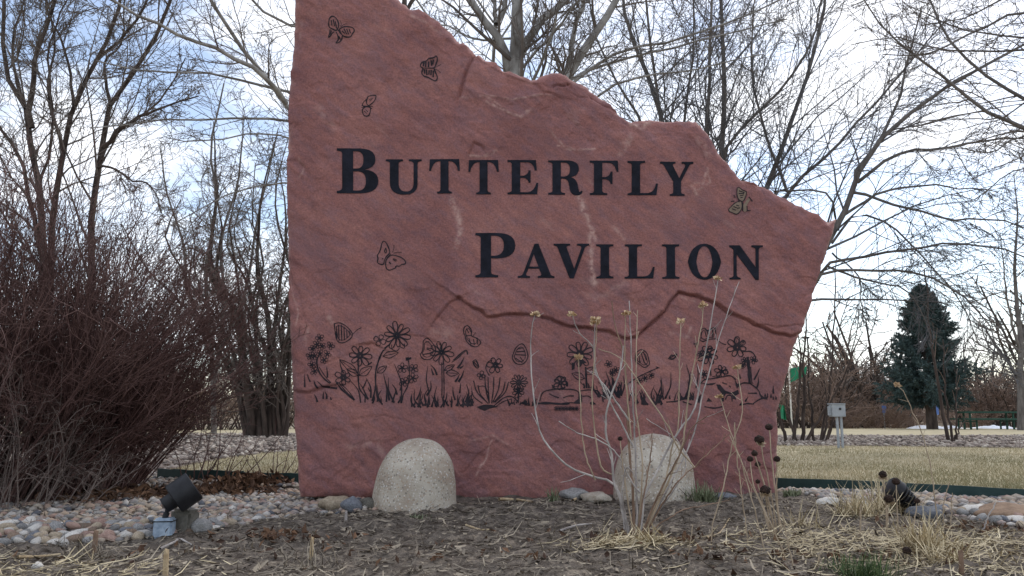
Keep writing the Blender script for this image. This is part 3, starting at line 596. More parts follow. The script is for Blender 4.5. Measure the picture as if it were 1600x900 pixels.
wing(R4, [(480, 100), (520, 80), (550, 105), (590, 85), (625, 80), (635, 180), (590, 190), (545, 200), (500, 215), (465, 180)], [(490, 120, 485, 190), (545, 110, 570, 180), (600, 100, 600, 170), (525, 110, 540, 170)], 'butterfly engraved over the right hand flowers', [(640, 190), (690, 230), (740, 250)])
wing(R4, [(155, 390), (185, 350), (205, 360), (240, 340), (235, 365), (200, 395)], [(170, 380, 225, 355)], 'tiny engraved butterfly beside the bare stems')
def flower(reg, f): k = Ink(*reg); f(k); k.build('flower_engraving')
def f(k):
    for cx, cy in ((240, 230), (215, 290), (262, 305), (340, 300), (172, 330), (150, 400), (190, 395), (240, 375), (278, 435), (310, 380), (165, 480), (190, 540)): k.flower(cx, cy, 38, 5, 1.3, random.random(), .22)
    k.line([(240, 380), (212, 440), (225, 530), (270, 600), (335, 655)], 2.6); k.line([(232, 500), (290, 590), (345, 650)], 1.4)
flower(R1, f)
def f(k):
    k.flower(615, 395, 100, 8, 1.6, .1, .2); k.line([(605, 440), (597, 560), (605, 690), (640, 750), (690, 805)], 2.4)
    k.leaf(595, 560, 425, 430, .14); k.leaf(598, 580, 490, 520, .25); k.leaf(605, 580, 725, 495, .25); k.line([(690, 480), (725, 455)], 2.5)
flower(R1, f)
def f(k):
    k.flower(960, 205, 120, 10, 1.8, .15, .13); k.line([(900, 280), (830, 350), (785, 450), (760, 560), (765, 720), (785, 800), (825, 852)], 2.8)
    k.leaf(830, 400, 975, 365, .2); k.leaf(775, 555, 865, 490, .25); k.flower(800, 250, 60, 4, 1.4, .4, .1)
    k.line([(915, 290), (910, 330), (960, 350), (985, 320)], 1.5); k.line([(990, 310), (1030, 325), (1030, 280)], 1.5)
flower(R1, f)
def f(k): k.flower(460, 600, 75, 6, 1.5, .5, .25); k.line([(395, 650), (450, 720), (560, 812)], 2.6); k.line([(400, 640), (480, 700), (560, 800)], 1.3)
flower(R1, f)
def f(k):
    for q in ((1010, 510), (1115, 515), (1112, 605), (1030, 640)): k.flower(*q, 48, 5, 1.3, random.random(), .2)
    k.line([(1070, 440), (1078, 560), (1060, 680), (1020, 760), (1005, 840)], 2); k.line([(1055, 410), (1060, 440)], 6); k.line([(1080, 410), (1085, 430)], 6)
flower(R1, f)
def f(k):
    k.flower(280, 340, 98, 9, 1.5, .2, .15); k.line([(283, 430), (285, 600), (283, 740)], 1.6); k.line([(300, 430), (302, 600), (303, 740)], 1.6)
    k.leaf(305, 500, 395, 450, .22); k.leaf(320, 520, 432, 525, .25); k.line([(385, 410), (440, 360), (495, 320), (510, 360)], 2.2); k.line([(370, 430), (430, 385), (490, 330)], 1.3); k.line([(265, 260), (270, 310)], 1.4)
    for q in ((420, 480, 480, 380), (440, 480, 475, 455), (430, 600, 480, 490), (400, 600, 440, 530)): k.blade(*q, 3.2, .05)
flower(R2, f)
def f(k):
    k.flower(755, 455, 68, 6, 1.6, .1, .25); k.line([(725, 410), (690, 425), (670, 480), (700, 545)], 1.7); k.flower(630, 545, 40, 4, 1.4)
    for q in ((690, 790, 562, 590), (690, 790, 600, 630), (700, 790, 660, 540), (700, 790, 690, 560), (720, 790, 740, 560), (730, 780, 795, 560), (740, 780, 840, 600), (750, 780, 870, 600), (640, 790, 545, 680)): k.line([q[:2], ((q[0] + q[2]) / 2 + (q[2] - q[0]) * .25, (q[1] + q[3]) / 2), q[2:]], 1.9)
    k.line([(610, 640), (660, 640), (690, 700)], 1.5); k.line([(740, 810), (830, 740), (900, 730), (960, 780)], 2); k.line([(760, 815), (830, 770), (900, 750)], 1.4)
    k.blob([(590, 820), (650, 800), (720, 800), (780, 820), (700, 835), (660, 855), (620, 840)])
flower(R2, f)
def f(k):
    k.flower(960, 605, 72, 12, 1.4, 0, .1); k.flower(955, 690, 50, 7, 1.4); k.line([(960, 650), (955, 770)], 2.5); k.blob([(965, 790), (1000, 770), (1015, 750), (1030, 775), (1045, 795), (1010, 800)])
flower(R2, f)
def f(k):
    k.flower(400, 320, 118, 9, 1.7, .3, .2); k.blob([(365, 345), (400, 350), (460, 400), (420, 410), (400, 440), (385, 400)]); k.blob([(320, 400), (350, 400), (345, 460), (320, 470)])
    k.line([(450, 440), (455, 540), (460, 640)], 3.2); k.leaf(450, 510, 530, 440, .3); k.leaf(440, 550, 320, 500, .25); k.line([(390, 570), (440, 620)], 1.6)
    for q in ((435, 640, 430, 590), (480, 640, 470, 590), (500, 640, 520, 595)): k.blade(*q, 3)
flower(R3, f)
def f(k): k.flower(215, 590, 60, 7, 1.7, 0, .25); k.line([(160, 580), (180, 540), (225, 530), (262, 570), (270, 610)], 2); k.blade(150, 640, 130, 605, 4); k.blade(270, 620, 285, 590, 3); k.line([(150, 640), (215, 645), (260, 630)], 2)
flower(R3, f)
def f(k):
    for q in ((665, 415), (700, 495), (735, 470), (1005, 545), (1065, 520), (950, 570)): k.flower(*q, 36, 5, 1.3, random.random(), .2)
    k.line([(830, 615), (900, 560), (1000, 505), (1130, 448)], 1.8); k.line([(1110, 440), (1140, 450)], 2); k.line([(700, 500), (710, 600)], 2)
flower(R3, f)
def f(k): k.flower(555, 350, 98, 8, 1.7, .3, .25); k.flower(480, 340, 40, 5, 1.3); k.line([(575, 440), (585, 560)], 2); k.line([(410, 240), (460, 240)], 2.4); k.line([(430, 270), (450, 220)], 1.6); k.line([(530, 300), (605, 280)], 4)
flower(R4, f)
def f(k):
    k.flower(850, 275, 100, 7, 1.7, .2, .25); k.leaf(850, 240, 830, 170, .35); k.leaf(880, 250, 915, 215, .3); k.line([(745, 290), (770, 320), (800, 310)], 2); k.line([(900, 320), (980, 315), (1030, 360), (1035, 420)], 2)
    k.flower(1010, 400, 42, 5, 1.5); k.flower(930, 410, 42, 6, 1.5); k.line([(955, 370), (965, 480), (975, 640)], 5); k.line([(985, 470), (990, 560), (1000, 640)], 2); k.flower(905, 460, 36, 5, 1.4)
flower(R4, f)
def f(k): k.flower(515, 545, 48, 6, 1.5); k.flower(690, 515, 62, 6, 1.5); k.leaf(720, 550, 745, 490, .3); k.line([(600, 570), (640, 560), (680, 560)], 1.6)
flower(R4, f)
k = Ink(*R3)         # the rocks and the ground line of the border
for q in ([(0, 780), (100, 772), (200, 785), (300, 775), (400, 782)], [(20, 760), (50, 680), (120, 655), (220, 648), (330, 652), (385, 680), (400, 760)], [(110, 690), (150, 712), (200, 728)], [(240, 730), (290, 712), (340, 712)], [(400, 665), (480, 655), (560, 665), (600, 715)], [(420, 715), (470, 712), (500, 730)], [(560, 720), (600, 700), (615, 770)], [(620, 740), (680, 725), (730, 740)], [(860, 760), (870, 700), (890, 685)]): k.line(q, 2)
k.line([(0, 782), (130, 782), (240, 788), (300, 780)], 3.4); k.blob([(385, 690), (415, 700), (418, 770), (380, 775)]); k.blob([(340, 770), (380, 740), (400, 780)]); k.blob([(490, 775), (515, 760), (550, 790), (500, 795)]); k.blob([(720, 780), (740, 755), (770, 785)])
for cx in range(175, 380, 32): k.flower(cx, 830, 26, 5, 1.2)
k.build('rock_engraving', label='outlined rocks and ground line of the engraved border')
k = Ink(*R4)
for q in ([(135, 825), (240, 815), (330, 790), (410, 780)], [(300, 820), (390, 850)], [(480, 640), (520, 600), (600, 588), (700, 570), (780, 560), (835, 600)], [(870, 670), (900, 635), (980, 640), (1060, 700), (1085, 760)], [(960, 735), (1050, 735)], [(1010, 840), (1080, 795), (1150, 780)], [(880, 855), (950, 840), (1020, 845)], [(520, 870), (620, 885), (700, 870)], [(700, 630), (750, 645)], [(770, 660), (785, 675)], [(730, 800), (750, 760), (790, 760), (800, 820)]): k.line(q, 2.2)
k.blob([(640, 645), (680, 650), (720, 700), (745, 730), (715, 770), (715, 820), (690, 815), (690, 730), (655, 690)]); k.blob([(720, 705), (790, 730), (860, 700), (870, 740), (830, 760), (840, 800), (805, 790), (800, 745), (740, 740)])
k.blob([(830, 600), (850, 640), (885, 630), (850, 690), (835, 660)]); k.blob([(270, 800), (290, 770), (330, 790), (400, 760), (415, 790), (340, 800)]); k.blob([(440, 825), (460, 770), (490, 740), (480, 800), (470, 835)]); k.blob([(540, 820), (560, 780), (600, 820)]); k.blob([(1075, 735), (1110, 775), (1160, 770), (1150, 800), (1090, 790)])
k.blob([(480, 630), (540, 640), (640, 630), (600, 655), (540, 652)]); k.blob([(865, 860), (890, 825), (915, 850)])
k.build('rock_engraving', label='dark hollowed rocks at the right end of the border')
def grass(reg, lst, seed, n_, x0, x1, yb, h0, h1):
    rr = random.Random(seed); k = Ink(*reg)
    for q in lst: k.blade(*q, rr.uniform(1.8, 3.2), rr.uniform(-.1, .16))
    for i in range(n_):
        x = rr.uniform(x0, x1); h = rr.uniform(h0, h1) * (1.5 if rr.random() < .2 else 1); k.blade(x, yb + rr.uniform(-12, 12), x + rr.uniform(-.4, .4) * h, yb - h, rr.uniform(1.4, 3.2), rr.uniform(-.2, .2))
    k.build('grass_engraving')
grass(R1, [(620, 835, 520, 625), (560, 810, 420, 655), (690, 805, 610, 650), (715, 790, 672, 605), (825, 855, 775, 670), (890, 815, 832, 560), (935, 835, 880, 600), (1000, 840, 935, 470), (990, 720, 985, 585), (220, 700, 185, 625), (270, 690, 210, 630), (330, 690, 250, 680), (100, 690, 95, 565), (150, 640, 122, 565), (310, 600, 302, 500), (460, 560, 422, 430), (640, 700, 680, 610), (720, 740, 690, 690), (215, 830, 185, 755), (270, 800, 275, 730), (300, 800, 285, 730), (345, 810, 335, 780), (960, 760, 915, 660), (400, 700, 260, 690)], 1, 9, 560, 990, 830, 60, 160)
grass(R2, [(150, 720, 185, 590), (170, 690, 160, 460), (240, 540, 185, 450), (210, 540, 190, 480), (60, 760, 100, 640), (400, 760, 380, 640), (440, 700, 450, 610), (490, 780, 500, 620), (560, 790, 540, 740)], 2, 46, 5, 560, 815, 35, 130)
grass(R2, [], 3, 14, 860, 1125, 800, 20, 70)
grass(R3, [], 4, 30, 565, 790, 720, 60, 170)
grass(R3, [(1130, 780, 1150, 560), (1110, 780, 1085, 640)], 5, 16, 900, 1180, 790, 50, 130)
grass(R4, [(335, 780, 335, 440), (360, 760, 380, 520), (435, 680, 440, 425), (60, 730, 80, 570), (120, 790, 180, 520), (330, 760, 350, 600), (1020, 600, 1080, 480), (1050, 680, 1060, 570), (880, 590, 870, 540), (1215, 740, 1215, 660), (1240, 800, 1235, 760), (1190, 780, 1190, 740), (1150, 780, 1150, 730), (1130, 770, 1130, 735), (1215, 800, 1210, 760), (930, 820, 960, 770)], 6, 16, 0, 420, 800, 40, 110)

# ------------------------------------------------------------------ two footing boulders
def boulder(px0, px1, ptop, pbot, Yc, label, seed):
    a, b = P(px0, pbot - 20, Yc), P(px1, pbot - 20, Yc); w = (b[0] - a[0]) / 2; cx = (a[0] + b[0]) / 2; top = P((px0 + px1) / 2, ptop, Yc)[2]
    g = float(gz(cx, Yc)) - .06; H = top - g; n1, n2 = 72, 44
    th = np.linspace(0, 2 * np.pi, n1, endpoint=False)[None]; s = np.linspace(0, 1, n2)[:, None]
    prof = np.clip(1 - s ** 3.7, 0, 1) ** .5 * (1 - .07 * s)
    nse = 1 + .035 * fbm(np.cos(th) * 1.6 + s * 2 + seed, np.sin(th) * 1.6 + s, 3, seed); r = prof * nse
    flare = 1 + .07 * np.exp(-s / .10)
    x = cx + w * r * flare * np.cos(th) + (.03 * (1 - s) if seed == 1 else 0) * -1; y = Yc + min(w, .3) * 1.0 * r * flare * np.sin(th); z = g + H * s + 0 * th
    V = np.stack([x, y, z], -1).reshape(-1, 3); i = np.arange(n1 * n2).reshape(n2, n1); j = np.roll(i, -1, 1)
    F = np.stack([i[:-1], j[:-1], j[1:], i[1:]], -1).reshape(-1, 4); o3 = (cx, Yc, g)
    me = mesh_np('boulder', shift(V, o3), F); ob('footing_boulder', me, M['boulder'], label=label, cat='boulder', loc=o3)
boulder(587, 719, 684, 806, 4.86, 'rounded tan dome of stone footing set against the red slab, left open to view', 1)
boulder(958, 1088, 677, 793, 4.98, 'rounded grey dome of stone footing behind the bare thin shrub', 2)

# ------------------------------------------------------------------ cobbles
def stone_mesh(name, seed, sub=2, fl=.62):
    bm = bmesh.new(); bmesh.ops.create_icosphere(bm, subdivisions=sub, radius=.5); r = random.Random(seed)
    o = [r.uniform(0, 20) for _ in range(3)]; sx, sy = r.uniform(.8, 1.25), r.uniform(.75, 1.0)
    for v in bm.verts:
        c = v.co.normalized(); d = 1 + .22 * float(vn(c.x * 1.5 + o[0], c.y * 1.5 + c.z * 1.1 + o[1], seed)) + .12 * float(vn(c.x * 3 + o[1], c.z * 3 + o[2], seed))
        v.co = Vector((c.x * sx, c.y * sy, c.z * fl)) * .5 * d
    return bm_me(name, bm, True)
def scatter(poly, n, smin, smax, gap=.82, taken=None):
    xs_, ys_ = [q[0] for q in poly], [q[1] for q in poly]; pts = [] if taken is None else list(taken); n0 = len(pts)
    A = np.zeros((n + n0 + 1, 3)); A[:n0] = np.array(pts).reshape(-1, 3) if n0 else A[:0]; c = n0; tries = 0
    X_ = rng.uniform(min(xs_), max(xs_), n * 14); Y_ = rng.uniform(min(ys_), max(ys_), n * 14); ok = inside(X_, Y_, poly); X_, Y_ = X_[ok], Y_[ok]
    R_ = np.sort(smin + (smax - smin) * rng.random(len(X_)) ** 2.2)[::-1]
    for x, y, r in zip(X_, Y_, R_):
        d = np.hypot(A[:c, 0] - x, A[:c, 1] - y)
        if c == 0 or (d > (A[:c, 2] + r) * .5 * gap).all():
            A[c] = (x, y, r); c += 1
            if c >= n + n0: break
    return A[n0:c]
left_poly = [G(*q) for q in [(-60, 862), (60, 850), (160, 842), (240, 838), (330, 832), (400, 812), (465, 797), (585, 796), (590, 776), (465, 762), (464, 752), (330, 752), (240, 740), (150, 745), (-60, 770)]]
left_poly[8] = (left_poly[8][0], 5.75)
right_poly = [G(*q) for q in [(1216, 770), (1250, 780), (1330, 795), (1420, 806), (1500, 808), (1600, 822), (1760, 838), (1760, 780), (1600, 772), (1400, 763), (1222, 756)]]
kinds = [('grey', 'plain grey'), ('tan', 'sandy tan'), ('pink', 'pinkish granite'), ('pale', 'chalky pale'), ('slate', 'blue slate coloured'), ('brown', 'dark brown')]
SM = {nm: [stone_mesh('cobble', 10 * i + j, 2) for j in range(3)] for i, (nm, _) in enumerate(kinds)}
for nm in SM:
    for m_ in SM[nm]: m_.materials.append(M['stone_' + nm])
def place_stones(A, nmax, side, where):
    vis = A[np.argsort(-A[:, 2] / A[:, 1])]; big, rest = vis[:nmax], vis[nmax:]
    for x, y, s in big:
        nm, word = kinds[int(rng.choice(6, p=[.27, .30, .13, .17, .06, .07]))]
        o = ob('river_cobble', SM[nm][int(rng.integers(3))], loc=(x, y, float(gz(x, y)) + s * rng.uniform(.12, .3)), label=f'{word} river cobble {where}', cat='cobble', group=f'{word} cobbles {where}')
        o.scale = (s * rng.uniform(.95, 1.45), s * rng.uniform(.9, 1.2), s * rng.uniform(.8, 1.25)); o.rotation_euler = (rng.uniform(-.5, .5), rng.uniform(-.5, .5), rng.uniform(0, 6.28))
    return rest
def stone_stuff(name, A, label, zf, base=None):
    bm = bmesh.new(); bmesh.ops.create_icosphere(bm, subdivisions=1, radius=.5); v0 = np.array([v.co[:] for v in bm.verts]); f0 = np.array([[v.index for v in f.verts] for f in bm.faces]); bm.free()
    n_ = len(A); a = rng.uniform(0, 6.28, n_); sx, sy, sz = rng.uniform(.8, 1.3, n_), rng.uniform(.6, 1, n_), rng.uniform(.45, .75, n_)
    j = 1 + .13 * rng.normal(size=(n_, len(v0), 1)); v = v0[None] * j * np.stack([sx, sy, sz], -1)[:, None] * A[:, 2][:, None, None]
    x = v[..., 0] * np.cos(a)[:, None] - v[..., 1] * np.sin(a)[:, None]; y = v[..., 0] * np.sin(a)[:, None] + v[..., 1] * np.cos(a)[:, None]
    V = np.stack([x + A[:, 0:1], y + A[:, 1:2], v[..., 2] + (zf(A[:, 0], A[:, 1]) + A[:, 2] * .12)[:, None]], -1).reshape(-1, 3)
    F = (f0[None] + (np.arange(n_) * len(v0))[:, None, None]).reshape(-1, 3)
    me = mesh_np(name, V, F); fattr(me, 'shade', np.repeat(np.clip(rng.normal(.5, .27, n_), 0, 1), len(v0)))
    return ob(name, me, M[base or 'gravel'], label=label, cat='stones', kind='stuff')
A = scatter(left_poly, 4200, .022, .064, .72); B = scatter(right_poly, 2600, .022, .075, .72)
ra = place_stones(A, 185, 'left', 'round the black floodlight'); rb = place_stones(B, 105, 'right', 'between lawn edging and straw clumps')
stone_stuff('pebble_fill', np.vstack([ra, rb]), 'smaller pebbles packed between the cobbles of both rock beds', gz, 'pebble')
# stone mulch of the beds farther off
n = 24000
yy = rng.uniform(7, 24, n) ; xx = rng.uniform(-9, 16, n) * np.clip(yy / 15, .6, 1.3); lp = inside(xx, yy, lawn_poly)
fl = (yy > 20.4 + .08 * np.abs(xx - 6)) & (xx > -2) ; hid = (xx > -.12 * yy) & (xx < .16 * yy)
k = ~lp & ~fl & ~hid; xx, yy = xx[k], yy[k]
stone_stuff('mulch_stones', np.stack([xx, yy, rng.uniform(.03, .10, len(xx))], -1), 'broken pinkish grey stone mulch spread beyond the lawn', lambda a, b: far(b))

# larger single stones beside things
def single(name, px, py, Yd, s, m_, label, seed, fl=.7, sc=(1, 1, 1), rz=0):
    x = P(px, py, Yd)[0]; me = stone_mesh(name, seed, 3, fl); o = ob(name, me, M[m_], loc=(x, Yd, float(gz(x, Yd)) + s * fl * sc[2] * .3), label=label, cat='stone')
    o.scale = (s * sc[0], s * sc[1], s * sc[2]); o.rotation_euler = (0, 0, rz)
single('rough_stone', 316, 818, 3.78, .10, 'stone_grey', 'pale grey rough stone beside the concrete block of the floodlight', 91, .85)
single('rough_stone', 525, 785, 4.85, .17, 'stone_tan', 'tan stone tucked under the bottom edge of the red slab', 92, .55)
single('rough_stone', 551, 792, 4.72, .13, 'stone_slate', 'blue grey angular stone beside the tan dome footing', 93, .7)
single('rough_stone', 574, 795, 4.78, .12, 'concrete', 'dull brown stone wedged between slab and dome footing', 94, .6)
single('rough_stone', 898, 766, 4.95, .17, 'stone_grey', 'flat grey stone in the soil between the two domes', 95, .45)
single('rough_stone', 932, 775, 4.85, .22, 'boulder', 'low sandy stone at the foot of the grey dome', 96, .3)
single('rough_stone', 1132, 780, 4.9, .12, 'stone_slate', 'small blue grey stone at the right foot of the slab', 97, .4)
single('flat_rock', 1575, 806, 4.35, .36, 'flagstone', 'flat brown flagstone lying among the cobbles', 98, .22, (1.2, .8, 1))
single('rough_stone', 1525, 803, 4.5, .17, 'stone_pale', 'long pale stone beside the brown flagstone', 99, .4, (1.2, .7, 1))
single('rough_stone', 1446, 806, 4.25, .16, 'stone_slate', 'blue grey stone under the finned floodlight', 100, .5, (1.1, .8, 1))
single('rough_stone', 1293, 792, 4.6, .10, 'stone_pale', 'single pale stone at the soil edge near the green tuft', 101, .6)
single('rough_stone', 57, 890, 3.0, .04, 'stone_pale', 'small white stone lying alone on the straw litter', 102, .8)

# ------------------------------------------------------------------ litter on the soil
def litter(name, n_, area, ln, wd, m_, label, zoff=.006, tilt=.22, clump=None):
    x = rng.uniform(area[0], area[1], n_); y = area[2] + (area[3] - area[2]) * rng.random(n_) ** 1.3
    if clump is not None:
        c = clump[rng.integers(len(clump), size=n_)]; x = c[:, 0] + rng.normal(0, c[:, 2]); y = c[:, 1] + rng.normal(0, c[:, 2] * .6)
    ln_ = ln[0] + (ln[1] - ln[0]) * rng.random(n_) ** 2.4; w_ = rng.uniform(wd[0], wd[1], n_); a = rng.uniform(0, 6.28, n_); ti = rng.normal(0, tilt, n_); cv = rng.normal(0, .25, n_)
    s = np.array([-.5, 0, .5])[None, :]; ca, sa = np.cos(a)[:, None], np.sin(a)[:, None]; bx = (np.abs(s) * 2) ** 2 * (cv * ln_)[:, None] * .4
    X_ = x[:, None] + ln_[:, None] * s * ca - bx * sa; Y_ = y[:, None] + ln_[:, None] * s * sa + bx * ca
    Z_ = gz(X_, Y_) + .003 + zoff * rng.random(n_)[:, None] + np.abs(s * ti[:, None]) * ln_[:, None] * .8 + (s + .5) * np.maximum(ti, 0)[:, None] * ln_[:, None] + .002
    C = np.stack([X_, Y_, Z_], -1); wv = np.stack([-sa * np.ones_like(s), ca * np.ones_like(s), .5 * np.ones((n_, 3))], -1) * (w_[:, None] * np.array([.6, 1, .5]))[..., None] * .5
    V = np.stack([C - wv, C + wv], 2).reshape(-1, 3); i = np.arange(n_ * 6).reshape(n_, 3, 2)
    F = np.stack([i[:, :-1, 0], i[:, :-1, 1], i[:, 1:, 1], i[:, 1:, 0]], -1).reshape(-1, 4)
    me = mesh_np(name, V, F, False); fattr(me, 'shade', np.repeat(np.clip(rng.normal(.45, .30, n_), 0, 1), 6)); return ob(name, me, M[m_], label=label, cat='litter', kind='stuff')
litter('straw_litter', 15000, (-3.2, 3.4, 2.2, 4.9), (.012, .12), (.0018, .0055), 'straw', 'loose straw and plant litter strewn over the dark soil')
litter('wood_chip_litter', 12000, (-3.4, 3.6, 2.2, 5.0), (.008, .055), (.004, .015), 'straw', 'small wood chips and bark flakes scattered on the soil')
hot = np.array([[-1.7, 2.8, .30], [1.35, 3.2, .35], [1.75, 3.5, .40], [2.2, 3.3, .40], [1.6, 2.7, .35], [1.5, 3.3, .3], [.45, 3.3, .12]])
litter('straw_litter', 3600, (0, 0, 0, 0), (.02, .15), (.0022, .005), 'drygrass', 'thicker drifts of pale straw lying round the cut clumps', .02, .3, hot)
def leaves(name, n_, spots, s, label):
    c = spots[rng.integers(len(spots), size=n_)]; x = c[:, 0] + rng.normal(0, c[:, 2]); y = c[:, 1] + rng.normal(0, c[:, 3]); z = gz(x, y) + np.abs(rng.normal(0, c[:, 4])) + .01
    a = rng.normal(size=(n_, 3)); a /= np.linalg.norm(a, axis=1, keepdims=True); b = np.cross(a, rng.normal(size=(n_, 3))); b /= np.linalg.norm(b, axis=1, keepdims=True); p0 = np.stack([x, y, z], -1); q = s * rng.uniform(.6, 1.3, n_)[:, None]
    nn = np.cross(a, b) * q * .25
    V = np.stack([p0 - a * q, p0 - b * q * .45 + nn, p0 + a * q, p0 + b * q * .45 + nn], 1).reshape(-1, 3); F = np.arange(4 * n_).reshape(-1, 4)
    me = mesh_np(name, V, F, False); fattr(me, 'shade', np.repeat(rng.random(n_), 4)); return ob(name, me, M['leaf'], label=label, cat='leaves', kind='stuff')
lsp = np.array([[*G(365, 760), .16, .08, .03], [*G(330, 765), .2, .08, .02], [*G(230, 765), .28, .12, .02], [*G(170, 770), .3, .15, .02], [*G(400, 758), .10, .05, .03]])
leaves('leaf_litter', 1500, lsp, .035, 'brown fallen leaves drifted against the dark lawn edging')
lsp = np.array([[*G(440, 840), .16, .06, .01], [*G(1560, 830), .3, .08, .01], [*G(1010, 845), .12, .06, .01], [*G(1300, 880), .4, .1, .005], [*G(700, 860), .9, .25, .004]])
leaves('leaf_litter', 420, lsp, .022, 'scattered brown leaf scraps on the bare soil')
def stub(name, px, pt, pb, w, m_, label, lean=0):
    x, y = G(px, pb); g = float(gz(x, y)); top = P(px + lean, pt, y); n_ = 6
    pth = smooth_path([(x, y, g - .03), top], n_); r = np.linspace(w, w * .85, n_); V, F = tubes(pth, r, 9)
    bm = bmesh.new(); vs = [bm.verts.new(c) for c in shift(V, (x, y, g))]
    for q in F: bm.faces.new([vs[i] for i in q])
    tp = [vs[i] for i in range(len(vs) - 9, len(vs))]
    for i, v in enumerate(tp): v.co.z += .010 * math.sin(i * 1.9)
    bm.faces.new(tp)
    ob(name, bm_me(name, bm, False), M[m_], label=label, cat='stem stub', loc=(x, y, g))
stub('cut_stub', 258, 862, 905, .010, 'wood', 'pale cut stem stub standing upright in the soil below the floodlight', 2)
stub('cut_stub', 147, 832, 862, .011, 'stick_brown', 'brown cut stem stub rising from a dry tuft', 3)
stub('cut_stub', 1503, 862, 908, .009, 'stick_brown', 'dark brown cut stem stub near the flagstone', -2)
stub('cut_stub', 485, 842, 876, .008, 'wood', 'splintered pale stem stub in the soil below the slab', 3)
stub('cut_stub', 540, 800, 817, .008, 'sticks', 'short grey stem stub in front of the tan stone', 1)
stub('cut_stub', 1162, 812, 825, .004, 'stone_pale', 'small white plant marker stuck in the soil', 1)
def stick(name, pts, w, m_, label):
    q = [G(*p_) for p_ in pts]; pth = smooth_path([(x, y, float(gz(x, y)) + .012) for x, y in q], 8); o3 = pth[0].copy()
    V, F = tubes(pth, np.linspace(w, w * .5, 8), 6); ob(name, mesh_np(name, shift(V, o3), F), M[m_], label=label, cat='stick', loc=o3)
stick('fallen_twig', [(250, 858), (275, 850), (280, 846), (300, 858)], .006, 'sticks', 'pale forked twig lying on the soil below the floodlight')
stick('fallen_twig', [(28, 870), (60, 866), (95, 864)], .008, 'wood', 'long straw coloured stem lying at the cobble edge')
stick('fallen_twig', [(728, 825), (750, 829), (765, 831)], .006, 'wood', 'pale split stem lying on the soil below the domes')
stick('fallen_twig', [(780, 785), (805, 783), (832, 789)], .010, 'wood', 'flat pale wood piece on the soil between the domes')
stick('fallen_twig', [(895, 793), (905, 788), (911, 785)], .009, 'wood', 'short bright wood chip in front of the grey dome')
stick('fallen_twig', [(875, 833), (900, 830), (925, 826)], .007, 'sticks', 'grey broken stick left of the bare thin shrub')
stick('fallen_twig', [(1105, 853), (1125, 840), (1140, 822)], .005, 'wood', 'bent straw stem lying right of the bare thin shrub')

# ------------------------------------------------------------------ lawn edging
def edging(pts, h, label, seed):
    q = [G(*p_) for p_ in pts]; n_ = 30; pth = smooth_path([(x, y, 0) for x, y in q], n_); t = np.gradient(pth, axis=0); t /= np.linalg.norm(t, axis=1, keepdims=True); nn = np.stack([-t[:, 1], t[:, 0], 0 * t[:, 0]], -1) * .006
    o3 = pth[0].copy(); up = np.array([0, 0, h]) + np.stack([0 * t[:, 0], 0 * t[:, 0], .004 * vn(np.arange(n_) * .4, np.zeros(n_), seed)], -1); dn = np.array([0, 0, -.08])
    V = np.stack([pth - nn + dn, pth + nn + dn, pth + nn + up, pth - nn + up], 1).reshape(-1, 3); i = np.arange(4 * n_).reshape(n_, 4); j = np.roll(i, -1, 1)
    F = np.stack([i[:-1], j[:-1], j[1:], i[1:]], -1).reshape(-1, 4); F = np.vstack([F, i[0][None], i[-1][None, ::-1]])
    ob('lawn_edging', mesh_np('lawn_edging', shift(V, o3), F, False), M['edging'], label=label, cat='edging', loc=o3)
edging([(246, 748), (300, 751), (380, 753)], .085, 'dark green steel edging strip beside the drifted brown leaves', 1)
edging([(376, 754), (430, 755), (560, 757)], .08, 'dark green steel edging strip running behind the left side of the slab', 2)
edging([(1060, 758), (1220, 762), (1400, 771), (1600, 782), (1900, 796)], .072, 'long dark green steel edging between rock bed and lawn right of the slab', 3)

# ------------------------------------------------------------------ floodlights
def rot_to(d): return Vector(d).normalized().to_track_quat('Z', 'Y').to_matrix().to_4x4()
x0, y0 = G(256, 838); g0 = float(gz(x0, y0)); fl_ = empty('floodlight', (x0, y0, g0), 'black cylindrical garden floodlight tilted up on a blue grey junction box', 'floodlight')
o3 = np.array([x0, y0, g0]); ax = np.array([.80, .30, .50]); ax /= np.linalg.norm(ax)
hood = np.array(P(287, 770, y0 + .03)); body0 = np.array(P(259, 789, y0))
ax = hood - body0; ax[1] = .03; ax /= np.linalg.norm(ax)
def part(name, prof, at, d, m_, par, org, sides=32): return ob(name, lathe(name, prof, sides, Matrix.Translation(Vector(np.asarray(at) - org)) @ rot_to(d)), M[m_], par)
part('lamp_hood', [(.020, -.050), (.066, -.050), (.071, -.045), (.071, .050), (.067, .054), (.062, .050), (.062, -.03), (.02, -.03)], hood, ax, 'black', fl_, o3, 40)
part('lamp_body', [(.012, -.012), (.032, -.008), (.036, 0), (.037, .07), (.040, .075), (.040, .08)], body0, ax, 'black', fl_, o3)
kn = np.array(P(257, 812, y0)); part('swivel_knuckle', [(.010, 0), (.013, .003), (.013, .03), (.009, .034), (.012, .05), (.012, .062)], kn, (.25, 0, 1), 'black', fl_, o3, 16)
part('lamp_lens', [(.01, 0), (.0615, 0), (.0615, .006), (.01, .006)], hood + ax * .02, ax, 'dark_hole', fl_, o3)
bm = bmesh.new(); box(bm, (0, 0, .038), (.080, .070, .085), Matrix.Rotation(.12, 3, 'Z'), .007); bx = ob('junction_box', bm_me('junction_box', bm), M['blue_box'], fl_)
bm = bmesh.new(); box(bm, (.002, 0, .068), (.084, .074, .004), Matrix.Rotation(.12, 3, 'Z')); ob('box_lid', bm_me('box_lid', bm), M['black'], bx)
bm = bmesh.new(); box(bm, (0, 0, .04), (.10, .09, .125), Matrix.Rotation(-.2, 3, 'Z') @ Matrix.Rotation(.06, 3, 'Y'), .012)
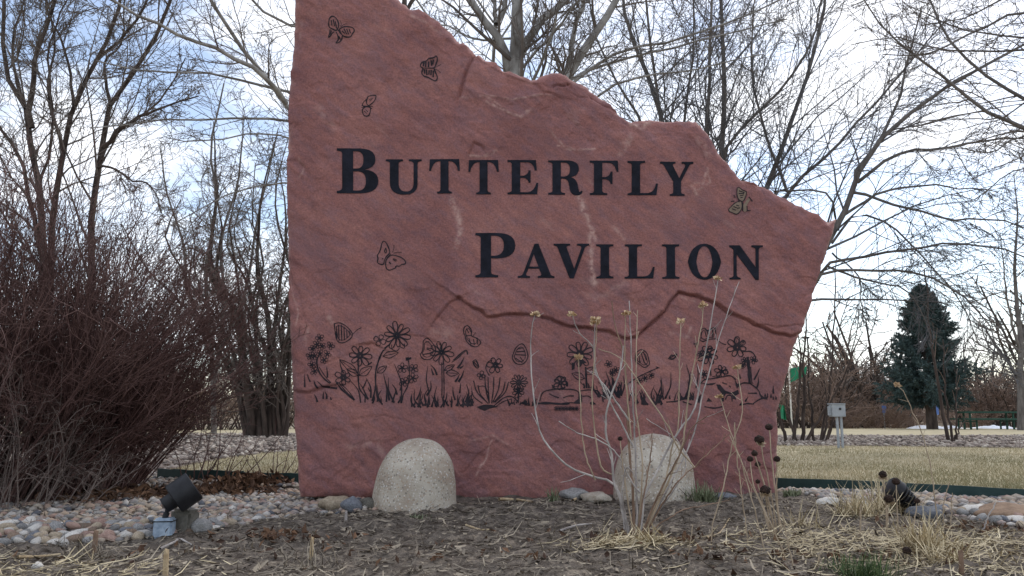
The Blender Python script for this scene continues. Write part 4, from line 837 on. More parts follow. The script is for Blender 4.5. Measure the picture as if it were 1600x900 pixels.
for v in bm.verts: v.co += Vector([.006 * float(vn(v.co.x * 40, v.co.z * 40 + s_ * 5, s_)) for s_ in (1, 2, 3)])
xb = P(288, 815, y0 + .1)[0]; ob('concrete_block', bm_me('concrete_block', bm, False), M['concrete'], loc=(xb, y0 + .10, float(gz(xb, y0 + .1))), label='rough dark concrete block standing behind the black floodlight', cat='block')
# finned one on the right, half hidden by straw
x1, y1 = P(1412, 785, 4.35)[0], 4.35; g1 = float(gz(x1, y1)); f2 = empty('floodlight', (x1, y1, g1), 'black finned floodlight lying low behind the straw clumps', 'floodlight'); o3 = np.array([x1, y1, g1])
c = np.array(P(1400, 767, y1)); ax2 = np.array(P(1432, 793, y1)) - c; ax2 /= np.linalg.norm(ax2)
part('lamp_hood', [(.02, -.05), (.052, -.046), (.058, -.03), (.060, .012), (.050, .016), (.02, .016)], c, ax2, 'black', f2, o3)
for q in range(5): part('cooling_fin', [(.012, 0), (.054 - .003 * q, 0), (.054 - .003 * q, .007), (.012, .007)], c + ax2 * (.026 + .019 * q), ax2, 'black', f2, o3)
part('lamp_body', [(.01, .014), (.030, .016), (.028, .12), (.01, .125)], c, ax2, 'black', f2, o3)
part('mounting_stem', [(.011, -.02), (.011, .10), (.008, .10)], (x1 + .05, y1, g1), (-.25, 0, 1), 'black', f2, o3, 12)

# ------------------------------------------------------------------ tree and shrub builders
def add_mass(name, parent, org, parts, m_, kind='stuff'):
    V, F = join(parts); return ob(name, mesh_np(name, shift(V, org), F), M[m_] if isinstance(m_, str) else m_, parent, kind=kind)
def limb_path(pts, n=14, jit=.0):
    p = smooth_path(pts, n)
    if jit: p[1:-1] += rng.normal(0, jit, (n - 2, 3))
    return p
def px_limb(pl, Yd, dY=0., n=14, jit=.012):
    m = len(pl); return limb_path([P(a, b, Yd + dY * i / max(1, m - 1)) for i, (a, b) in enumerate(pl)], n, jit)
def tree(name, base, limbs, label, bark, twm, spread, levels, group=None, trunk=0, sides=7):
    """limbs: list of (points (n,3), r0, r1); the first `trunk`+1 are trunks, the rest limbs"""
    r = empty(name, base, label, 'tree', group); org = np.array(base)
    Pm, Rm = [], []
    for i, (p, a, b) in enumerate(limbs):
        rr = a + (b - a) * np.linspace(0, 1, len(p)) ** .9; V, F = tubes(p, rr, sides); ob('trunk' if i <= trunk else 'limb', mesh_np('limb', shift(V, org), F), M[bark], r); Pm.append(p); Rm.append(rr)
    C, R = np.stack(Pm), np.stack(Rm); mass = []; src = [(C, R)]
    for lv in levels:
        g = [grow(c_, r_, **lv) for c_, r_ in src[-1:]]; C, R = g[0]; src.append((C, R)); mass.append(tubes(C, R, 4 if len(mass) == 0 else 3))
    add_mass('twig_crown', r, org, mass, twm); return r

# the pale barked poplar right behind the stone
Yd = 11.0; pxm = Yd / FPX
base = (P(806, 700, Yd)[0], Yd, -.05)
limbs = [(limb_path([base, P(806, 420, Yd), P(803, 200, Yd), P(806, 60, Yd), P(806, -60, Yd), P(800, -260, Yd), P(812, -420, Yd)], 14, .01), 15 * pxm * 1.15, 3 * pxm)]
for pl, d, a, b in (([(800, 170), (795, 112), (778, 62), (737, 0), (700, -60), (650, -170)], -.4, 9.5, 2.5), ([(776, 38), (784, 20), (790, 0), (792, -60), (780, -160)], .3, 5, 1.5), ([(803, 128), (815, 75), (850, 30), (885, -2), (935, -50), (1000, -150)], .5, 9, 2.5), ([(806, 330), (850, 200), (888, 122), (922, 62), (960, 5), (990, -60), (1030, -170)], -.5, 11.5, 3),
                    ([(880, 128), (890, 90), (898, 45), (908, 15), (916, -30), (930, -120)], -.3, 5.5, 2), ([(808, 150), (812, 112), (846, 72), (880, 30), (905, 0), (950, -70)], -.9, 3, 1.2), ([(818, 160), (838, 112), (852, 80), (868, 40), (872, 0), (880, -80)], -1.2, 3, 1.2),
                    ([(800, 420), (640, 300), (500, 215), (447, 163), (410, 116), (365, 52), (327, -5), (270, -90)], -2.2, 7, 1.8), ([(802, 300), (620, 180), (447, 144), (316, 115), (236, 111), (150, 95)], -1.5, 4.5, 1.0), ([(447, 162), (410, 118), (345, 80), (252, 42), (170, 0), (80, -45)], -2.2, 4, 1.0),
                    ([(800, 340), (620, 215), (447, 190), (300, 187), (222, 190), (140, 200)], -.8, 4.2, .9), ([(800, 450), (600, 320), (445, 284), (350, 305), (270, 350)], -.6, 3.2, .8), ([(800, 140), (600, 60), (447, 38), (400, 6), (350, -40), (250, -90)], -1., 4.2, 1.2), ([(620, 300), (520, 240), (447, 215), (400, 206), (320, 222), (260, 215)], -.4, 2.4, .8),
                    ([(806, 200), (900, 120), (1010, 85), (1130, 55), (1230, 30)], -.6, 3.4, .9), ([(806, 230), (930, 100), (1060, 60), (1200, 10), (1300, -40)], -1.2, 3.4, .9), ([(806, 250), (960, 135), (1080, 110), (1190, 85)], -.9, 2.8, .8), ([(800, 180), (740, 95), (690, 50), (650, 0), (600, -60)], -.4, 3.2, 1.0), ([(803, 60), (740, 62), (700, 40), (660, 45), (620, 20)], -.4, 2.2, .8)):
    p0 = px_limb(pl, Yd + (.1 if pl[0][0] > 700 else d * .5), d, 14, .012); limbs.append((p0, a * pxm, b * pxm))
tree('poplar_tree', base, limbs, 'bare poplar with smooth pale grey bark rising straight behind the red slab', 'bark_pale', 'twig', 1,
     [dict(cnt=13, t=(.12, 1), ang=(25, 65), lenf=.32, n=7, rf=.40, up=.05, wob=.13, tip=.0035), dict(cnt=8, t=(.12, 1), ang=(25, 65), lenf=.46, n=5, rf=.6, up=.05, wob=.15, tip=.003), dict(cnt=4, t=(.15, 1), ang=(25, 60), lenf=.45, n=4, rf=.7, up=.04, wob=.16, tip=.0027)], trunk=0)
# two slender trunks behind it
for px_, w, lab, Yq, nm_ in ((771, 4.5, 'slender pale bare tree just behind the poplar trunk', 15, 'bark_pale'), (633, 9, 'dark trunked bare tree topping the stepped crest of the slab', 13, 'bark_dark')):
    b0 = (P(px_, 700, Yq)[0], Yq, -.08); pm = Yq / FPX
    lm = [(limb_path([b0, P(px_ + 2, 300, Yq), P(px_, 90, Yq), P(px_ + 1, 0, Yq), P(px_ - 4, -140, Yq), P(px_ + 6, -330, Yq)], 14, .01), w * pm * 1.1, 1.5 * pm)]
    for s_ in (-1, 1, -1, 1):
        h = random.uniform(-60, 120); lm.append((px_limb([(px_, h), (px_ + s_ * 40, h - 60), (px_ + s_ * 85, h - 150), (px_ + s_ * 110, h - 260)], Yq, .8 * s_), w * pm * .4, 1.2 * pm))
    tree('slender_tree', b0, lm, lab, nm_, 'twig', 1, [dict(cnt=14, t=(.25, 1), ang=(25, 60), lenf=.30, n=6, rf=.42, up=.05, tip=.004), dict(cnt=7, ang=(25, 60), lenf=.5, n=5, rf=.6, up=.04, tip=.0035), dict(cnt=4, ang=(25, 60), lenf=.45, n=4, rf=.7, tip=.003)])

# right hand trees
Yd = 13.5; pm = Yd / FPX
def stems(name, basepx, Yd, lst, label, bark, twm, levels, extra=None):
    pm = Yd / FPX; b0 = (P(basepx, 690, Yd)[0], Yd, float(far(Yd)) - .05); lm = []
    for pl, d, a, b in lst: lm.append((px_limb(pl, Yd, d, 14, .012), a * pm, b * pm))
    return tree(name, b0, lm, label, bark, twm, 1, levels, trunk=0)
lv = [dict(cnt=22, t=(.2, 1), ang=(22, 60), lenf=.36, n=7, rf=.42, up=.02, wob=.11, tip=.0045), dict(cnt=8, t=(.12, 1), ang=(22, 60), lenf=.46, n=5, rf=.6, up=.03, wob=.13, tip=.004), dict(cnt=4, t=(.15, 1), ang=(25, 60), lenf=.45, n=4, rf=.7, up=.03, wob=.13, tip=.0034)]
stems('bare_tree', 1060, 14.5, [([(1060, 690), (1052, 400), (1036, 190), (1002, 95), (979, 45), (975, 0), (965, -90)], .3, 8, 2), ([(1060, 640), (1050, 350), (1033, 188), (1020, 95), (1009, 5), (1004, -90)], -.2, 4.6, 1.5), ([(1055, 420), (1010, 220), (960, 120), (930, 50), (915, -40)], .6, 3.4, 1), ([(1050, 350), (1070, 170), (1085, 60), (1080, -60)], -.5, 3.2, 1)],
      'bare grey tree whose leaning stems show above the middle notch of the slab', 'bark_grey', 'twig_blue', lv)
stems('bare_tree', 1140, 13.5, [([(1135, 690), (1128, 400), (1127, 232), (1131, 130), (1128, 0), (1120, -110)], .2, 7.5, 2.2), ([(1132, 500), (1112, 300), (1105, 190), (1108, 100), (1113, 0), (1105, -100)], -.3, 4.6, 1.6), ([(1132, 430), (1131, 240), (1172, 190), (1212, 150), (1241, 108), (1272, 55), (1290, -30)], -.5, 4, 1.2), ([(1140, 690), (1165, 430), (1200, 292), (1226, 220), (1256, 140), (1275, 70), (1291, 0), (1300, -100)], .4, 6.5, 1.8),
      ([(1165, 470), (1228, 306), (1300, 236), (1352, 178), (1420, 100), (1480, 30)], -.6, 4, 1), ([(1230, 300), (1180, 150), (1175, 60), (1182, -40)], .3, 2.6, 1)], 'tall bare tree with several upright stems behind the right shoulder of the slab', 'bark_grey', 'twig_blue', lv)
stems('bare_tree', 1150, 12.5, [([(1150, 690), (1205, 520), (1262, 430), (1310, 352), (1336, 288), (1350, 242), (1402, 196), (1452, 150), (1562, 88), (1650, 40)], -.5, 7.5, 1.6), ([(1336, 290), (1340, 262), (1372, 222), (1400, 165), (1420, 90), (1440, 10)], .3, 3.4, 1.1), ([(1340, 285), (1405, 240), (1480, 230), (1580, 215), (1680, 230)], -.6, 3, .9), ([(1280, 430), (1296, 410), (1400, 395), (1486, 380), (1582, 394), (1660, 430)], -1., 2.6, .9),
      ([(1270, 450), (1296, 426), (1415, 425), (1482, 446), (1540, 500), (1565, 560)], -1.2, 2.6, .8), ([(1330, 300), (1400, 320), (1470, 340), (1560, 345), (1640, 370)], -.8, 2.6, .8), ([(1300, 380), (1330, 340), (1380, 345), (1440, 400), (1500, 470), (1530, 540)], .5, 2.2, .7), ([(1320, 335), (1380, 300), (1460, 290), (1560, 300)], .8, 2.6, .8), ([(1310, 360), (1290, 300), (1210, 300), (1250, 280), (1230, 200)], .8, 2, .7),
      ([(1290, 415), (1360, 440), (1410, 450), (1440, 490), (1455, 530)], -.4, 2, .7), ([(1300, 395), (1340, 430), (1345, 470), (1350, 510)], -.2, 1.6, .6)], 'bare tree leaning out to the right from behind the slab with drooping boughs', 'bark_grey', 'twig_blue',
      [dict(cnt=16, t=(.25, 1), ang=(20, 55), lenf=.36, n=7, rf=.45, up=-.02, wob=.09, tip=.0042), dict(cnt=8, t=(.12, 1), ang=(20, 55), lenf=.48, n=6, rf=.62, up=-.03, wob=.11, tip=.0036), dict(cnt=4, t=(.15, 1), ang=(20, 55), lenf=.45, n=4, rf=.7, up=-.04, wob=.12, tip=.003)])
# nearer tree whose trunk stands right of the frame
Yd = 8.0; pm = Yd / FPX; xb = P(1800, 500, Yd)[0]; b0 = (xb, Yd, -.03)
lm = [(limb_path([b0, (xb + .05, Yd, 1.5), (xb - .02, Yd, 3.2), (xb, Yd + .1, 5.2), (xb - .1, Yd, 7.5)], 14, .01), .15, .03)]
for pl, d, a, b in (([(1800, 330), (1700, 250), (1600, 200), (1540, 172), (1448, 98), (1395, 62), (1350, 0)], -.4, 5.5, 1.0), ([(1800, 260), (1690, 205), (1600, 156), (1520, 102), (1472, 42), (1448, -10), (1430, -60)], .4, 4.6, 1.0), ([(1800, 120), (1700, 40), (1600, 20), (1520, 50), (1452, 84), (1380, 85)], -.6, 3.6, .8), ([(1800, 180), (1700, 90), (1600, 62), (1500, 44), (1420, 10)], .6, 3.2, .8), ([(1800, 200), (1690, 110), (1600, 80), (1480, 82), (1400, 60), (1330, 70)], -.1, 3, .7), ([(1800, 60), (1700, -40), (1580, -10), (1500, 30), (1440, 40)], .3, 3.4, .8),
                    ([(1800, 250), (1720, 200), (1600, 212), (1545, 240), (1500, 230)], -.8, 2.6, .7), ([(1800, 330), (1700, 280), (1600, 262), (1540, 300), (1500, 320)], .3, 2.2, .6), ([(1800, 0), (1650, -60), (1540, -50), (1430, -30), (1330, 10)], -.5, 3, .8)):
    lm.append((px_limb(pl, Yd, d, 14, .01), a * pm, b * pm))
tree('bare_tree', b0, lm, 'bare tree whose twiggy boughs reach in over the lawn in front of the spruce', 'bark_grey', 'twig', 1,
     [dict(cnt=14, t=(.25, 1), ang=(20, 65), lenf=.28, n=7, rf=.5, up=-.01, wob=.13, tip=.003), dict(cnt=6, t=(.15, 1), ang=(25, 65), lenf=.5, n=5, rf=.62, up=.02, wob=.15, tip=.0025), dict(cnt=3, ang=(25, 60), lenf=.4, n=4, rf=.7, up=.03, tip=.0021)])

# left hand trees
lvl = [dict(cnt=17, t=(.2, 1), ang=(22, 60), lenf=.32, n=7, rf=.42, up=.03, wob=.13, tip=.0045), dict(cnt=9, t=(.12, 1), ang=(22, 60), lenf=.46, n=5, rf=.6, up=.02, wob=.15, tip=.004), dict(cnt=4, t=(.15, 1), ang=(25, 60), lenf=.45, n=4, rf=.7, up=.02, wob=.15, tip=.0034)]
stems('bare_tree', 70, 13.0, [([(75, 700), (68, 450), (65, 320), (52, 240), (42, 176), (22, 140), (2, 96), (8, 0), (5, -110)], .3, 8, 2), ([(50, 200), (44, 172), (54, 132), (52, 100), (82, 10), (92, -60), (90, -130)], -.3, 5, 1.4), ([(66, 400), (35, 260), (20, 230), (-10, 180), (-40, 80)], .5, 4.2, 1.2), ([(60, 300), (82, 200), (76, 120), (80, 60), (120, -30)], -.6, 2.6, 1.), ([(40, 170), (20, 90), (30, 20), (60, -60)], .6, 3, 1.)], 'dark forked bare tree standing above the red twigged thicket', 'bark_dark', 'twig', lvl)
stems('bare_tree', 80, 13.5, [([(70, 700), (80, 400), (88, 300), (100, 232), (115, 166), (138, 120), (160, 85), (174, 40), (186, 0), (200, -110)], -.3, 7.2, 2), ([(97, 240), (90, 200), (80, 172), (76, 130), (85, 60), (70, -20)], .4, 3.2, 1.), ([(115, 165), (112, 130), (98, 70), (80, 30), (60, -40)], .4, 2.8, 1.), ([(150, 95), (190, 60), (230, 0), (260, -80)], -.6, 3, 1)], 'dark bare tree with one long trunk leaning right above the thicket', 'bark_dark', 'twig', lvl)
stems('bare_tree', 150, 13.8, [([(140, 700), (144, 420), (146, 320), (158, 245), (165, 200), (172, 165), (190, 132), (222, 98), (250, 45), (275, -20), (300, -110)], .2, 7.5, 2), ([(162, 230), (185, 205), (215, 185), (262, 165), (310, 150)], -.5, 3.6, 1.), ([(172, 165), (165, 130), (166, 90), (190, 70), (195, 0)], .4, 3, 1.), ([(158, 250), (185, 200), (225, 180), (262, 140), (290, 90)], .5, 2.8, .9), ([(154, 262), (175, 262), (205, 282), (235, 290), (255, 340)], -.8, 2.2, .8)], 'dark bare tree forking low beside the thicket on the slab side', 'bark_dark', 'twig', lvl)
# the many-stemmed tree on the bed left of the slab
Yd = 19.0; pm = Yd / FPX; lst = []
rr = random.Random(3)
for i in range(22):
    x0_ = 388 + 2.7 * i; tip_x = 285 + 9.5 * i + rr.uniform(-30, 30); ty = rr.uniform(180, 420); w_ = lambda q: rr.uniform(-q, q)
    lst.append(([(x0_, 690), (x0_ * .93 + tip_x * .07 + w_(5), 640), (x0_ * .7 + tip_x * .3 + w_(12), 570 + w_(15)), (x0_ * .4 + tip_x * .6 + w_(18), 500 + w_(25)), (tip_x + w_(22), 430 + w_(25)), (tip_x + w_(24), (430 + ty) / 2), (tip_x + w_(14), ty)], rr.uniform(-1.8, 1.8), rr.uniform(2.6, 5.4) + (4 if i % 5 == 2 else 0), .7))
cl_ = [dict(cnt=16, t=(.15, 1), ang=(20, 75), lenf=.26, n=7, rf=.4, up=.0, wob=.22, tip=.006), dict(cnt=7, t=(.12, 1), ang=(25, 70), lenf=.5, n=6, rf=.6, up=-.04, wob=.22, tip=.005), dict(cnt=4, ang=(25, 65), lenf=.45, n=4, rf=.7, up=-.06, wob=.2, tip=.0045)]
stems('clump_tree', 412, Yd, lst, 'dark many-stemmed bare tree close to the left edge of the slab', 'bark_dark', 'twig', cl_)
stems('bare_tree', 335, 23, [([(335, 690), (332, 560), (322, 430), (338, 320), (330, 230), (350, 130)], .3, 4.5, 1.2), ([(335, 600), (350, 480), (345, 380), (372, 280), (380, 180)], -.5, 3.6, 1), ([(332, 560), (300, 470), (285, 380), (262, 300), (250, 230)], .5, 3.4, 1), ([(340, 560), (385, 450), (400, 350), (420, 270), (435, 200)], .4, 3.2, .9), ([(330, 520), (280, 470), (230, 420), (190, 350)], -.4, 2.8, .8)],
      'grey bare tree with fine drooping twigs between the thicket and the many-stemmed tree', 'bark_grey', 'twig', cl_)

# the big red-twigged shrub on the left
def fan_shrub(name, cx, cy, rx, ry, n_, hmin, hmax, leanx, label, m1, levels, r0=.0058, side_m=None, cat='shrub', group=None, kind_lean=.75, npt=9):
    r = empty(name, (cx, cy, float(gz(cx, cy)) - .01), label, cat, group); org = np.array((cx, cy, float(gz(cx, cy)) - .01))
    a = rng.uniform(0, 2 * np.pi, n_); q = np.sqrt(rng.random(n_)); bx_, by_ = q * np.cos(a), q * np.sin(a)
    p = np.stack([cx + rx * bx_, cy + ry * by_, np.full(n_, org[2])], -1)
    d = np.stack([bx_ * kind_lean + leanx + rng.normal(0, .16, n_), by_ * .5 + rng.normal(0, .14, n_), np.ones(n_)], -1); d /= np.linalg.norm(d, axis=1, keepdims=True)
    Ln = rng.uniform(hmin, hmax, n_) * (1 - .18 * q); out = [p]
    for s in range(npt - 1):
        d = d + rng.normal(0, .10, (n_, 3)) + np.array([0, 0, .015]); d /= np.linalg.norm(d, axis=1, keepdims=True); p = p + d * (Ln / (npt - 1))[:, None]; out.append(p)
    C = np.stack(out, 1); R = (r0 * rng.uniform(.7, 1.3, n_))[:, None] * np.linspace(1, .28, npt)[None]
    add_mass('stem_clump', r, org, [tubes(C, R, 4)], m1)
    mass = []; 
    for lv_ in levels: C, R = grow(C, R, **lv_); mass.append(tubes(C, R, 3))
    add_mass('twig_crown', r, org, mass, side_m or m1); return r
lvs = [dict(cnt=8, t=(.2, 1), ang=(14, 50), lenf=.36, n=6, rf=.6, up=.03, wob=.14, tip=.0018), dict(cnt=5, t=(.15, 1), ang=(16, 55), lenf=.42, n=4, rf=.7, up=.03, wob=.15, tip=.0015)]
fan_shrub('redtwig_shrub', -3.8, 5.6, .78, .45, 560, 1.6, 2.55, -.02, 'dense red brown twiggy shrub filling the left side above the cobbles', 'redtwig', lvs)
fan_shrub('redtwig_shrub', -3.12, 6.0, .34, .35, 230, 1.1, 2.1, .24, 'red brown shrub fanning right toward the slab behind the floodlight', 'redtwig', lvs, kind_lean=.42)
fan_shrub('dead_twig_shrub', -3.3, 5.15, .65, .25, 75, .4, 1.15, .05, 'grey tangle of dead twigs at the front of the red brown shrub', 'greytwig', [dict(cnt=6, t=(.2, 1), ang=(25, 75), lenf=.45, n=5, rf=.6, up=-.05, wob=.22, tip=.0014), dict(cnt=3, ang=(25, 70), lenf=.5, n=4, rf=.7, up=-.08, wob=.22, tip=.0012)], r0=.0042)
for (cx, cy), lean_, h_, lb in ((G(335, 757), .2, .95, 'sparse dark shoots standing over the drifted leaves by the edging'), (G(300, 752), .15, .75, 'short dark shoots behind the floodlight hood'), (G(425, 753), .05, .6, 'thin dark shoots beside the left edge of the slab')):
    fan_shrub('young_shoots', cx, cy, .12, .06, 8, h_ * .5, h_, lean_, lb, 'redtwig', [dict(cnt=4, ang=(20, 50), lenf=.3, n=4, rf=.6, up=.04, wob=.12, tip=.0015)], r0=.0042)

# ------------------------------------------------------------------ far planting
def far_mesh(seed, H, Wd, n_, dome=1.0, lv2=4, r0=.03, tip=.010):
    a = rng.uniform(0, 6.28, n_); q = np.sqrt(rng.random(n_)); p = np.stack([.25 * Wd * q * np.cos(a), .25 * Wd * q * np.sin(a), np.zeros(n_)], -1)
    d = np.stack([q * np.cos(a) * .55 * Wd / H, q * np.sin(a) * .55 * Wd / H, np.ones(n_)], -1); d /= np.linalg.norm(d, axis=1, keepdims=True); Ln = H * rng.uniform(.6, 1.0, n_); out = [p]
    for s in range(6): d = d + rng.normal(0, .12, (n_, 3)); d /= np.linalg.norm(d, axis=1, keepdims=True); p = p + d * (Ln / 6)[:, None]; out.append(p)
    C = np.stack(out, 1); R = np.full(n_, r0)[:, None] * np.linspace(1, .4, 7)[None]; parts = [tubes(C, R, 4)]; st = parts[0]; tw = []
    C, R = grow(C, R, 7, (.15, 1), (25, 65), .42, 5, .55, 0, .16, tip); tw.append(tubes(C, R, 3)); C, R = grow(C, R, lv2, (.1, 1), (25, 65), .5, 4, .7, 0, .16, tip * .8); tw.append(tubes(C, R, 3))
    return mesh_np('stem_clump', *st), mesh_np('twig_crown', *join(tw))
FM = [far_mesh(i, 1, 1.2, 26) for i in range(0)]
def far_plant(name, meshes, px_, Yd, H, label, group, m1='bark_dark', m2='browntwig', sx=1., cat='shrub', zoff=0):
    x = P(px_, 640, Yd)[0]; r = empty(name, (x, Yd, float(far(Yd)) - .08 + zoff), label, cat, group); r.scale = (H * sx, H * sx, H); r.rotation_euler = (0, 0, rng.uniform(0, 6.28))
    for nm_, me_, mm in (('stem_clump', meshes[0], m1), ('twig_crown', meshes[1], m2)):
        o = ob(nm_, me_, None, r, kind='stuff')
        if not me_.materials: me_.materials.append(M[mm])
        o.material_slots[0].link = 'OBJECT'; o.material_slots[0].material = M[mm]
shr = [far_mesh(i, 1.0, 1.5, 34, r0=.010, tip=.0042) for i in range(3)]
trs = [far_mesh(i + 5, 1.0, .62, 12, r0=.016, tip=.0038, lv2=5) for i in range(3)]
for i, (px_, Yd, H, sx) in enumerate([(1235, 44, 4.0, 1), (1285, 47, 4.6, 1), (1335, 50, 4.6, 1.1), (1395, 52, 4.0, 1.1), (1530, 54, 4.4, 1), (1575, 50, 4.0, 1), (1640, 52, 4.2, 1), (1260, 60, 5, 1.2), (1360, 62, 4.6, 1.2), (1500, 66, 4.2, 1.2), (1600, 64, 5, 1.2), (1185, 46, 4.2, 1.1), (1120, 50, 4.4, 1.1), (1050, 54, 4.6, 1.2), (330, 34, 3.0, 1.1), (500, 42, 3.2, 1.1), (280, 36, 3.4, 1.1), (385, 38, 3.2, 1), (440, 40, 3.0, 1.1), (210, 35, 3.6, 1), (120, 36, 4, 1.1), (30, 34, 4, 1.2)]):
    far_plant('thicket_shrub', shr[i % 3], px_, Yd, H, 'bare brown shrub in the thicket beyond the far lawn' if px_ > 800 else 'bare brown shrub in the thicket behind the stone mulch', 'shrubs of the far right thicket' if px_ > 800 else 'shrubs of the left thicket', sx=sx)
for px_, Yd, H in ((1372, 48, 7.6), (1345, 58, 6.2), (1545, 60, 6.6), (1420, 70, 6.5), (1300, 66, 6), (1640, 44, 9)):
    far_plant('far_tree', trs[int(rng.integers(3))], px_, Yd, H, 'bare tree standing up out of the thicket beyond the far lawn', 'trees of the far thicket', m2='twig', cat='tree')
for px_, Yd, H in ((1340, 42, 1.7), (1385, 43, 1.9), (1420, 44, 1.6), (1305, 42, 1.6), (1510, 46, 1.3)):
    far_plant('low_russet_shrub', shr[int(rng.integers(3))], px_, Yd, H, 'low russet brushwood at the far edge of the lawn', 'low brush along the far lawn', m1='browntwig', m2='browntwig', sx=1.5)
# trunk at the right edge
stems('bare_tree', 1597, 33, [([(1596, 674), (1595, 600), (1595, 545), (1590, 480), (1585, 420), (1590, 340), (1584, 270)], .2, 6, .5), ([(1594, 560), (1600, 520), (1612, 470), (1625, 400)], .4, 3, .5), ([(1594, 550), (1580, 500), (1570, 440), (1562, 360)], -.4, 2.6, .4), ([(1593, 590), (1570, 560), (1545, 540), (1530, 500)], .4, 1.8, .8)], 'grey trunked bare tree beside the picnic table', 'bark_grey', 'twig',
      [dict(cnt=9, t=(.25, 1), ang=(25, 60), lenf=.36, n=5, rf=.45, wob=.12, tip=.009), dict(cnt=5, ang=(25, 60), lenf=.5, n=4, rf=.6, wob=.12, tip=.008)])
# multi stemmed shrub and sapling on the stone strip
stems('stem_shrub', 1262, 15.8, [([(1228, 692), (1222, 665), (1214, 630), (1205, 590)], -.2, 3, 1), ([(1240, 690), (1246, 640), (1250, 580), (1247, 520)], .2, 3.2, .8), ([(1252, 692), (1258, 620), (1256, 560), (1262, 480)], .1, 3.2, .8), ([(1260, 690), (1290, 640), (1318, 590), (1335, 545)], -.3, 2.6, .7), ([(1272, 690), (1268, 640), (1262, 590), (1264, 540)], .3, 2.4, .7), ([(1282, 690), (1298, 600), (1302, 530), (1305, 440), (1306, 380)], .1, 2.2, .6), ([(1290, 690), (1310, 650), (1340, 630), (1350, 600)], -.4, 2, .6), ([(1245, 690), (1232, 650), (1228, 600), (1235, 540)], .3, 2.2, .6), ([(1284, 690), (1292, 660), (1290, 610), (1280, 570)], .2, 2.2, .6), ([(1292, 690), (1320, 600), (1338, 520), (1342, 470)], .2, 1.8, .5)],
      'many-stemmed bare shrub on the stone strip beside the grey utility box', 'bark_dark', 'browntwig', [dict(cnt=8, t=(.3, 1), ang=(20, 55), lenf=.32, n=5, rf=.5, up=.03, wob=.1, tip=.004), dict(cnt=3, ang=(25, 55), lenf=.5, n=4, rf=.65, tip=.0035)])
stems('sapling', 1488, 15.8, [([(1482, 690), (1467, 605), (1454, 527), (1447, 446), (1444, 420)], 0, 3.0, 1.0), ([(1489, 690), (1477, 613), (1475, 558), (1473, 530)], .1, 2.2, .7), ([(1495, 690), (1494, 640), (1494, 593), (1492, 570)], .1, 1.7, .6), ([(1488, 690), (1500, 670), (1508, 655)], .1, 1.6, .6)], 'thin leaning sapling stems in front of the blue spruce', 'bark_dark', 'browntwig', [dict(cnt=4, t=(.3, 1), ang=(20, 50), lenf=.2, n=4, rf=.5, up=.05, wob=.1, tip=.004)])

# blue spruce
Yd = 38.0; bx_, _, _ = P(1457, 672, Yd); zb = float(far(Yd)); top = P(1457, 448, Yd)[2]; H = top - zb
spr = empty('blue_spruce', (bx_, Yd, zb - .05), 'dark blue green spruce of full conical shape on the far lawn', 'tree'); org = np.array((bx_, Yd, zb - .05))
pth = limb_path([org, org + (0, 0, H * .5), org + (.03, 0, H * 1.0)], 10); V, F = tubes(pth, np.linspace(.27, .02, 10), 10); ob('trunk', mesh_np('trunk', shift(V, org), F), M['bark_dark'], spr)
nb = 420; t = np.clip((np.floor(rng.random(nb) ** .85 * 17) + rng.normal(.5, .16, nb)) / 17, 0, .995); zr = zb + H * (.175 + .82 * t); az = rng.uniform(0, 6.28, nb)
Rm = 2.15 * (1 - t) ** .80 * (1 - .35 * np.exp(-t / .05)) * rng.uniform(.60, 1.22, nb) * (1 + .12 * np.sin(az * 3 + t * 14)) + .12
ns = 8; s = np.linspace(0, 1, ns)[None]; rise = (.25 * t - .02)[:, None]
C = np.stack([bx_ + Rm[:, None] * s * np.cos(az)[:, None], Yd + Rm[:, None] * s * np.sin(az)[:, None], zr[:, None] + Rm[:, None] * (rise * s - .30 * s * (1 - s) - .05 * s + .12 * s ** 3)], -1)
Rr = np.full((nb, ns), .02) * np.linspace(1, .3, ns)[None]; V, F = tubes(C, Rr, 3); ob('bough_frame', mesh_np('bough_frame', shift(V, org), F), M['bark_dark'], spr, kind='stuff')
TW, TR = grow(C, Rr, 18, (.3, 1), (25, 65), .24, 4, .5, -.03, .1, .006, minL=.14)
E2, _ = C[:, 4:], 0
def needles(Cc, per, ln):
    n_, k_, _ = Cc.shape; idx = np.repeat(np.arange(n_), per); f_ = rng.random(len(idx)) * (k_ - 1.001); i0 = f_.astype(int); w = (f_ - i0)[:, None]
    p = Cc[idx, i0] * (1 - w) + Cc[idx, i0 + 1] * w; d = Cc[idx, i0 + 1] - Cc[idx, i0]; d /= np.maximum(np.linalg.norm(d, axis=1, keepdims=True), 1e-9)
    q = rng.normal(size=p.shape); d = d * .8 + q * .45; d /= np.linalg.norm(d, axis=1, keepdims=True); sd = np.cross(d, rng.normal(size=p.shape)); sd /= np.linalg.norm(sd, axis=1, keepdims=True)
    l_ = ln * rng.uniform(.6, 1.3, len(idx))[:, None]
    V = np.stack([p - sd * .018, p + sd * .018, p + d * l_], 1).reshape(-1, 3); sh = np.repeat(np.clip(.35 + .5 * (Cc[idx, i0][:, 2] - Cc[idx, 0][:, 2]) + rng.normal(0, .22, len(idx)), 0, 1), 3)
    return V, np.arange(3 * len(idx)).reshape(-1, 3), sh
V, F, sh = needles(TW, 24, .15); me = mesh_np('needle_crown', shift(V, org), F, False); fattr(me, 'shade', sh); ob('needle_crown', me, M['needle'], spr, kind='stuff')

